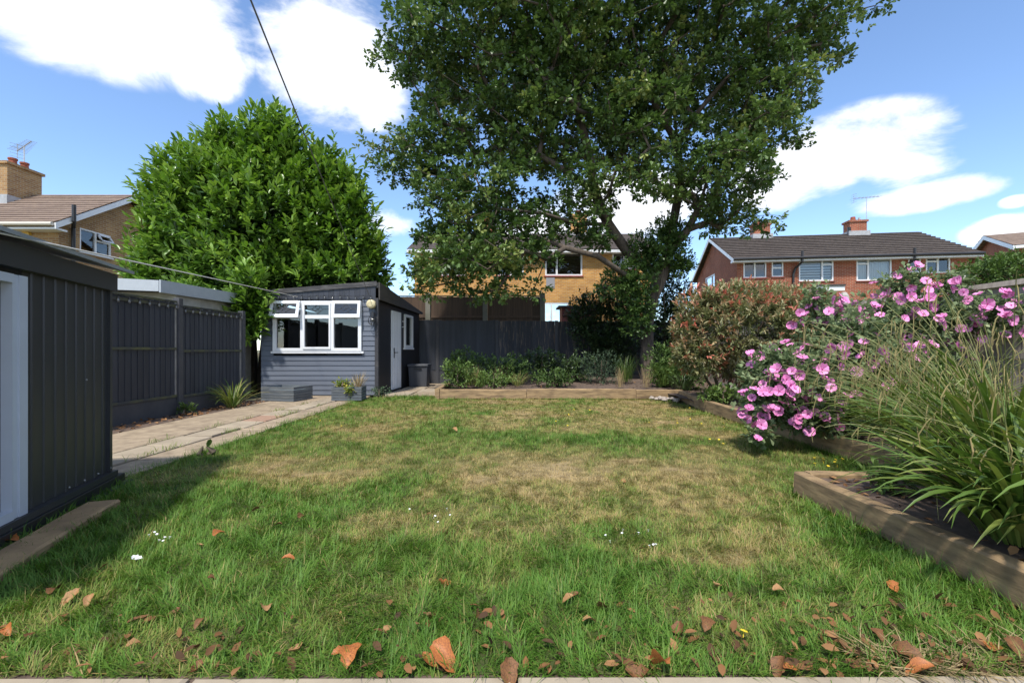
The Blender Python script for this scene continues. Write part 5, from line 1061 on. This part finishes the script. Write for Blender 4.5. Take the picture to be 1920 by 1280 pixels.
strap_clump('grass_clump', 'bright grassy tuft beside the leafy plant at left of the bed', -1.05, 11.4, .2, 120, .4, .7, .012, SEDGE, (.05, .6), (.4, 1.4), .2, .55)
strap_clump('grass_clump', 'green grassy clump to the right of the oak trunk', 3.75, 11.2, .22, 110, .4, .7, .012, SEDGE, (.05, .5), (.4, 1.2), .2, .4)
strap_clump('strap_leaved_plant', 'broad dark strap leaves at the right corner of the bed', 3.9, 10.3, .2, 70, .35, .6, .025, DARKLF, (.1, .7), (.5, 1.5), .15, .9)
lowplant('weed', 'small leafy weed growing by the left fence post', 350, 775, 18, 16, 7.7, 80, 6, .04, .08, .45, HERB, .5, z=.0)
lowplant('dock_plant', 'broad-leaved dock plant at the lawn edge by the path', 382, 853, 18, 14, 4.75, 7, 5, .09, .15, .45, HERB, .7, z=.0)
lowplant('weed', 'green weeds and dry stalks beside the shed door corner', 712, 735, 22, 14, 10.35, 70, 6, .03, .06, .5, BLUEGR, .8, z=.0)
# planting in the slatted planter
c = PP(-.12, 0, .28); bush('planter_plant', 'small green plant with yellow leaves in the slatted planter', c, [(c[0], c[1], c[2]+.06, .2, .14, .13), (c[0]+.2, c[1]-.18, c[2]-.05, .12, .08, .12)], 130, 6, .03, .07, .6, leafmat('yellow_green_leaves', [(0, (.08, .14, .03)), (.6, (.2, .27, .05)), (1, (.6, .5, .1))], .6, .25, .3), depth=.9, base=.5, stems=3, cat='plant')
c = PP(.2, 0, .26); strap_clump('dry_stalks', 'dry straw-coloured seed stalks in the slatted planter', c[0], c[1], c[2], 90, .2, .42, .008, DRYST, (.0, .7), (.2, .9), .1, .7)
# ------------------------------------------------------------------ small things lying about
DL = [mat('dry_leaf_orange', (.46, .16, .035), .6, col2=(.2, .06, .02), scale=20), mat('dry_leaf_brown', (.22, .095, .028), .7, col2=(.075, .032, .012), scale=20), mat('dry_leaf_tan', (.40, .22, .085), .7, col2=(.2, .10, .04), scale=20)]
def leafmesh(v, m):
    random.seed(100+v); b = MB(); n = 7; cur = random.uniform(.7, 1.5); rows = []
    for i in range(n):
        t = i/(n-1); wdt = .33*math.sin(math.pi*min(1, t*.93+.06))**.8*(1+.16*math.sin(i*2.7+v)); z = .22*math.sin(t*3+v)*cur; row = []
        for s in (-1, -.5, 0, .5, 1): row.append((t-.5, s*wdt+.06*math.sin(t*4+v), z+cur*.55*wdt*s*s*(1+.4*s*math.sin(v))+random.uniform(-.02, .02)+.04))
        rows.append(row)
    for r in rows: b.v += r
    for i in range(n-1):
        for k in range(4): q = i*5+k; b.f.append((q, q+1, q+6, q+5))
    return b.mesh('fallen_leaf', m, True)
LM = [[leafmesh(v, m) for v in range(4)] for m in DL]; random.seed(5)
big = [(655, 1230, .125, 0), (832, 1235, .13, 0), (806, 1237, .09, 0), (835, 1090, .085, 0), (540, 1050, .075, 0), (412, 1002, .085, 0), (132, 1120, .085, 2), (22, 1045, .10, 2), (20, 1018, .12, 0), (566, 970, .08, 1), (1128, 1138, .09, 1), (1272, 1178, .085, 1), (1322, 1172, .09, 1), (1235, 1250, .12, 0), (1860, 1212, .10, 0), (1555, 1195, .11, 1), (1700, 1225, .11, 1), (1725, 1258, .10, 0), (1675, 1098, .08, 0), (1525, 1172, .07, 2), (1460, 1108, .07, 2), (478, 958, .07, 1), (262, 1160, .08, 1), (325, 1148, .085, 1), (497, 1143, .08, 2), (372, 1170, .05, 1), (955, 1262, .11, 1), (1195, 1255, .09, 1), (635, 1222, .06, 0), (15, 1185, .06, 0), (55, 1190, .05, 1), (555, 1210, .06, 2), (250, 1210, .06, 2), (1065, 1125, .06, 2), (1075, 1117, .06, 1), (805, 1150, .07, 1), (1105, 1168, .07, 2), (398, 1088, .05, 1), (190, 1065, .06, 1), (375, 1020, .05, 2), (105, 1110, .09, 1), (165, 1128, .06, 2), (1200, 1030, .05, 1), (1345, 1095, .06, 2), (852, 805, .12, 2), (1465, 1255, .09, 1), (1480, 1250, .07, 0), (1590, 1210, .08, 1), (1640, 1190, .08, 1), (1905, 1220, .09, 1), (1790, 1205, .08, 1), (370, 1245, .06, 1), (725, 1180, .05, 2), (520, 985, .06, 1), (800, 965, .07, 1), (1170, 900, .06, 2)]
used = set()
for i, (px, py, s, c) in enumerate(big):
    x, y = G(px, py, .03); me = LM[c][i % 4]; o = link('fallen_leaf', me); o.location = (x, y, float(lawn_z(np.array(x), np.array(y)))+.028); o.rotation_euler = (random.uniform(-.35, .35), random.uniform(-.3, .3), random.uniform(0, 6.28)); o.scale = (s*.85, s*.85, s*.85)
    row = 'at the paving edge' if py > 1200 else 'on the front lawn' if py > 1060 else 'on the middle lawn'
    cn = ('orange', 'dark brown', 'tan')[c]; same = sorted(q[0] for q in big if q[3] == c and ((q[1] > 1200) == (py > 1200)) and ((q[1] > 1060) == (py > 1060)))
    od = ('first', 'second', 'third', 'fourth', 'fifth', 'sixth', 'seventh', 'eighth', 'ninth', 'tenth', 'eleventh', 'twelfth', 'thirteenth', 'fourteenth')[same.index(px)]
    tag(o, f'{cn} dry leaf {row}, {od} {cn} one from the left there', 'leaf', f'{cn} fallen leaves')
o = link('paper_scrap', leafmesh(9, mat('white_paper', (.75, .75, .78), .8))); x, y = G(257, 1050, .02); o.location = (x, y, .035); o.scale = (.055, .06, .05); tag(o, 'crumpled white paper scrap on the lawn at left', 'paper scrap')
def litter():
    # dry leaf litter along the left fence and on the soil
    n = 900; sel = rng.random(n); x = np.where(sel < .5, rng.uniform(-5.6, -5.1, n), np.where(sel < .85, rng.uniform(-1.4, 5.2, n), rng.uniform(2.3, 3.2, n))); y = np.where(sel < .5, rng.uniform(4.2, 9.6, n), np.where(sel < .85, 10.2+rng.random(n)**2*3, rng.uniform(1.6, 3.4, n)))
    z = np.where(sel < .5, .03, soil_z(x, y)+.012); P = np.stack([x, y, z], 1); D = rng.normal(size=(n, 3))*[1, 1, .25]; L = rng.uniform(.03, .08, n)
    o = leaves('leaf_litter', P, D, L, L*.5, rng.random(n), leafmat('litter', [(0, (.05, .03, .018)), (.6, (.19, .09, .035)), (1, (.36, .2, .09))], .85, 0, .2), None, T_LAUREL)
    tag(o, 'small dry leaf litter on the soil by the fence and beds', 'leaf litter', kind='stuff')
    n = 420; x = rng.uniform(-2.0, 2.1, n); x = np.where(rng.random(n) < .45, rng.uniform(.9, 2.1, n), x); y = 1.53+rng.random(n)**2*.42; P = np.stack([x, y, .012+.03*rng.random(n)], 1); L = rng.uniform(.018, .06, n)
    o = leaves('leaf_litter', P, rng.normal(size=(n, 3))*[1, 1, .5], L, L*.55, rng.random(n)*.8, MATS['litter'], None, T_LAUREL); tag(o, 'crumbled brown leaf litter in the grass along the paving edge', 'leaf litter', kind='stuff')
    # grass tufts in the joints of the path
    n = 520; k = rng.integers(0, 16, n); cx = np.array([-4.14, -3.72, -3.72, -4.14, -3.35, -3.7, -4.14, -3.35]*2)[k]; cy = np.linspace(4.3, 9.4, 16)[k]; az = rng.uniform(0, 6.28, n); B = np.stack([cx+rng.normal(0, .03, n), cy+rng.normal(0, .12, n), 0*az+.01], 1)
    o, _ = ribbons('weeds', B, np.stack([np.cos(az), np.sin(az), 0*az], 1), rng.uniform(.03, .11, n), np.full(n, .005), rng.uniform(.1, 1.0, n), rng.uniform(.2, 1, n), rng.uniform(.1, .7, n), GRASS, None, 3); tag(o, 'thin weeds and grass sprouting from the path joints', 'weeds', kind='stuff')
    # straw-like dead grass at the lower right corner
    n = 700; az = rng.uniform(0, 6.28, n); B = np.stack([rng.uniform(1.25, 2.12, n), 1.53+rng.random(n)**1.5*.13, 0*az+.012], 1)
    o, _ = ribbons('dead_grass', B, np.stack([np.cos(az), np.sin(az), 0*az], 1), rng.uniform(.06, .16, n), np.full(n, .0035), rng.uniform(1.2, 1.5, n), rng.uniform(-.1, .3, n), rng.random(n), DRYST, None, 3); tag(o, 'flattened straw-coloured dead grass beside the paving at lower right', 'dead grass', kind='stuff')
litter()
def flowers():
    ym = mat('yellow_petals', (.75, .55, .03), .6); wm = mat('white_petals', (.8, .8, .78), .6)
    def fm(m, r):
        b = MB()
        for k in range(8):
            a = k*math.pi/4; c, s = math.cos(a), math.sin(a); q = lambda x, y_, z: (x*c-y_*s, x*s+y_*c, z); b.quad(q(.1*r, -.15*r, 0), q(.9*r, -.3*r, .15*r), q(r, 0, .18*r), q(.9*r, .3*r, .15*r), q(.1*r, .15*r, 0))
        b.tube([(0, 0, -1.6*r), (0, 0, 0)], .12*r, 4); return b.mesh('lawn_flower', m)
    my, mw = fm(ym, .014), fm(wm, .007)
    pts = [(random.gauss(1400, 40), random.gauss(822, 14), 0) for _ in range(14)]+[(random.gauss(1555, 16), random.gauss(866, 6), 0) for _ in range(9)]+[(random.uniform(1030, 1330), random.uniform(765, 800), 0) for _ in range(14)]+[(1395, 1190, 0), (600, 790, 0), (640, 800, 0)]+[(random.gauss(300, 14), random.gauss(1008, 4), 1) for _ in range(7)]+[(random.uniform(1130, 1230), random.uniform(990, 1045), 1) for _ in range(9)]+[(random.uniform(750, 860), random.uniform(955, 985), 1) for _ in range(6)]
    for (px, py, w) in pts:
        x, y = G(px, py, .03); 
        if not in_lawn(np.array([x]), np.array([y]))[0]: continue
        o = link('lawn_flower', mw if w else my); o.location = (x, y, .045); o.rotation_euler = (random.uniform(-.4, .4), random.uniform(-.4, .4), random.uniform(0, 6)); tag(o, *(('tiny white daisy '+('at left near the paper scrap' if px < 500 else 'left of the lawn middle' if px < 900 else 'right of the lawn middle')) if w else 'tiny yellow flower '+('beside the corner bed' if px > 1500 else 'near the pink mallow' if px > 1335 else 'at the back of the lawn' if px > 900 else 'at the left of the lawn'),), 'flower', 'white lawn daisies' if w else 'yellow lawn flowers')
    # heap of pale stones at the corner of the bed
    t = thing('stone_heap', (3.2, 9.6, 0), 'small heap of pale stones on the lawn by the bed corner', 'stones'); sm = mat('pale_stone', (.42, .36, .31), .9, var=.35, scale=9, rnd=.25)
    for k in range(26):
        b = MB(); x, y = random.gauss(3.3, .16), random.gauss(9.72, .12); r = random.uniform(.03, .065); z = .02+random.random()*.05; n = 6; b.v = []
        b.tube([(x, y, z-r*.5), (x+.1*r, y, z-r*.2), (x, y+.1*r, z+r*.3), (x, y, z+r*.55)], [r*.6, r*1.05, r*.9, r*.35], 7); b.v = [(a+random.uniform(-.2, .2)*r, c+random.uniform(-.2, .2)*r, d) for a, c, d in b.v]; b.build('stone', sm, t)
flowers()
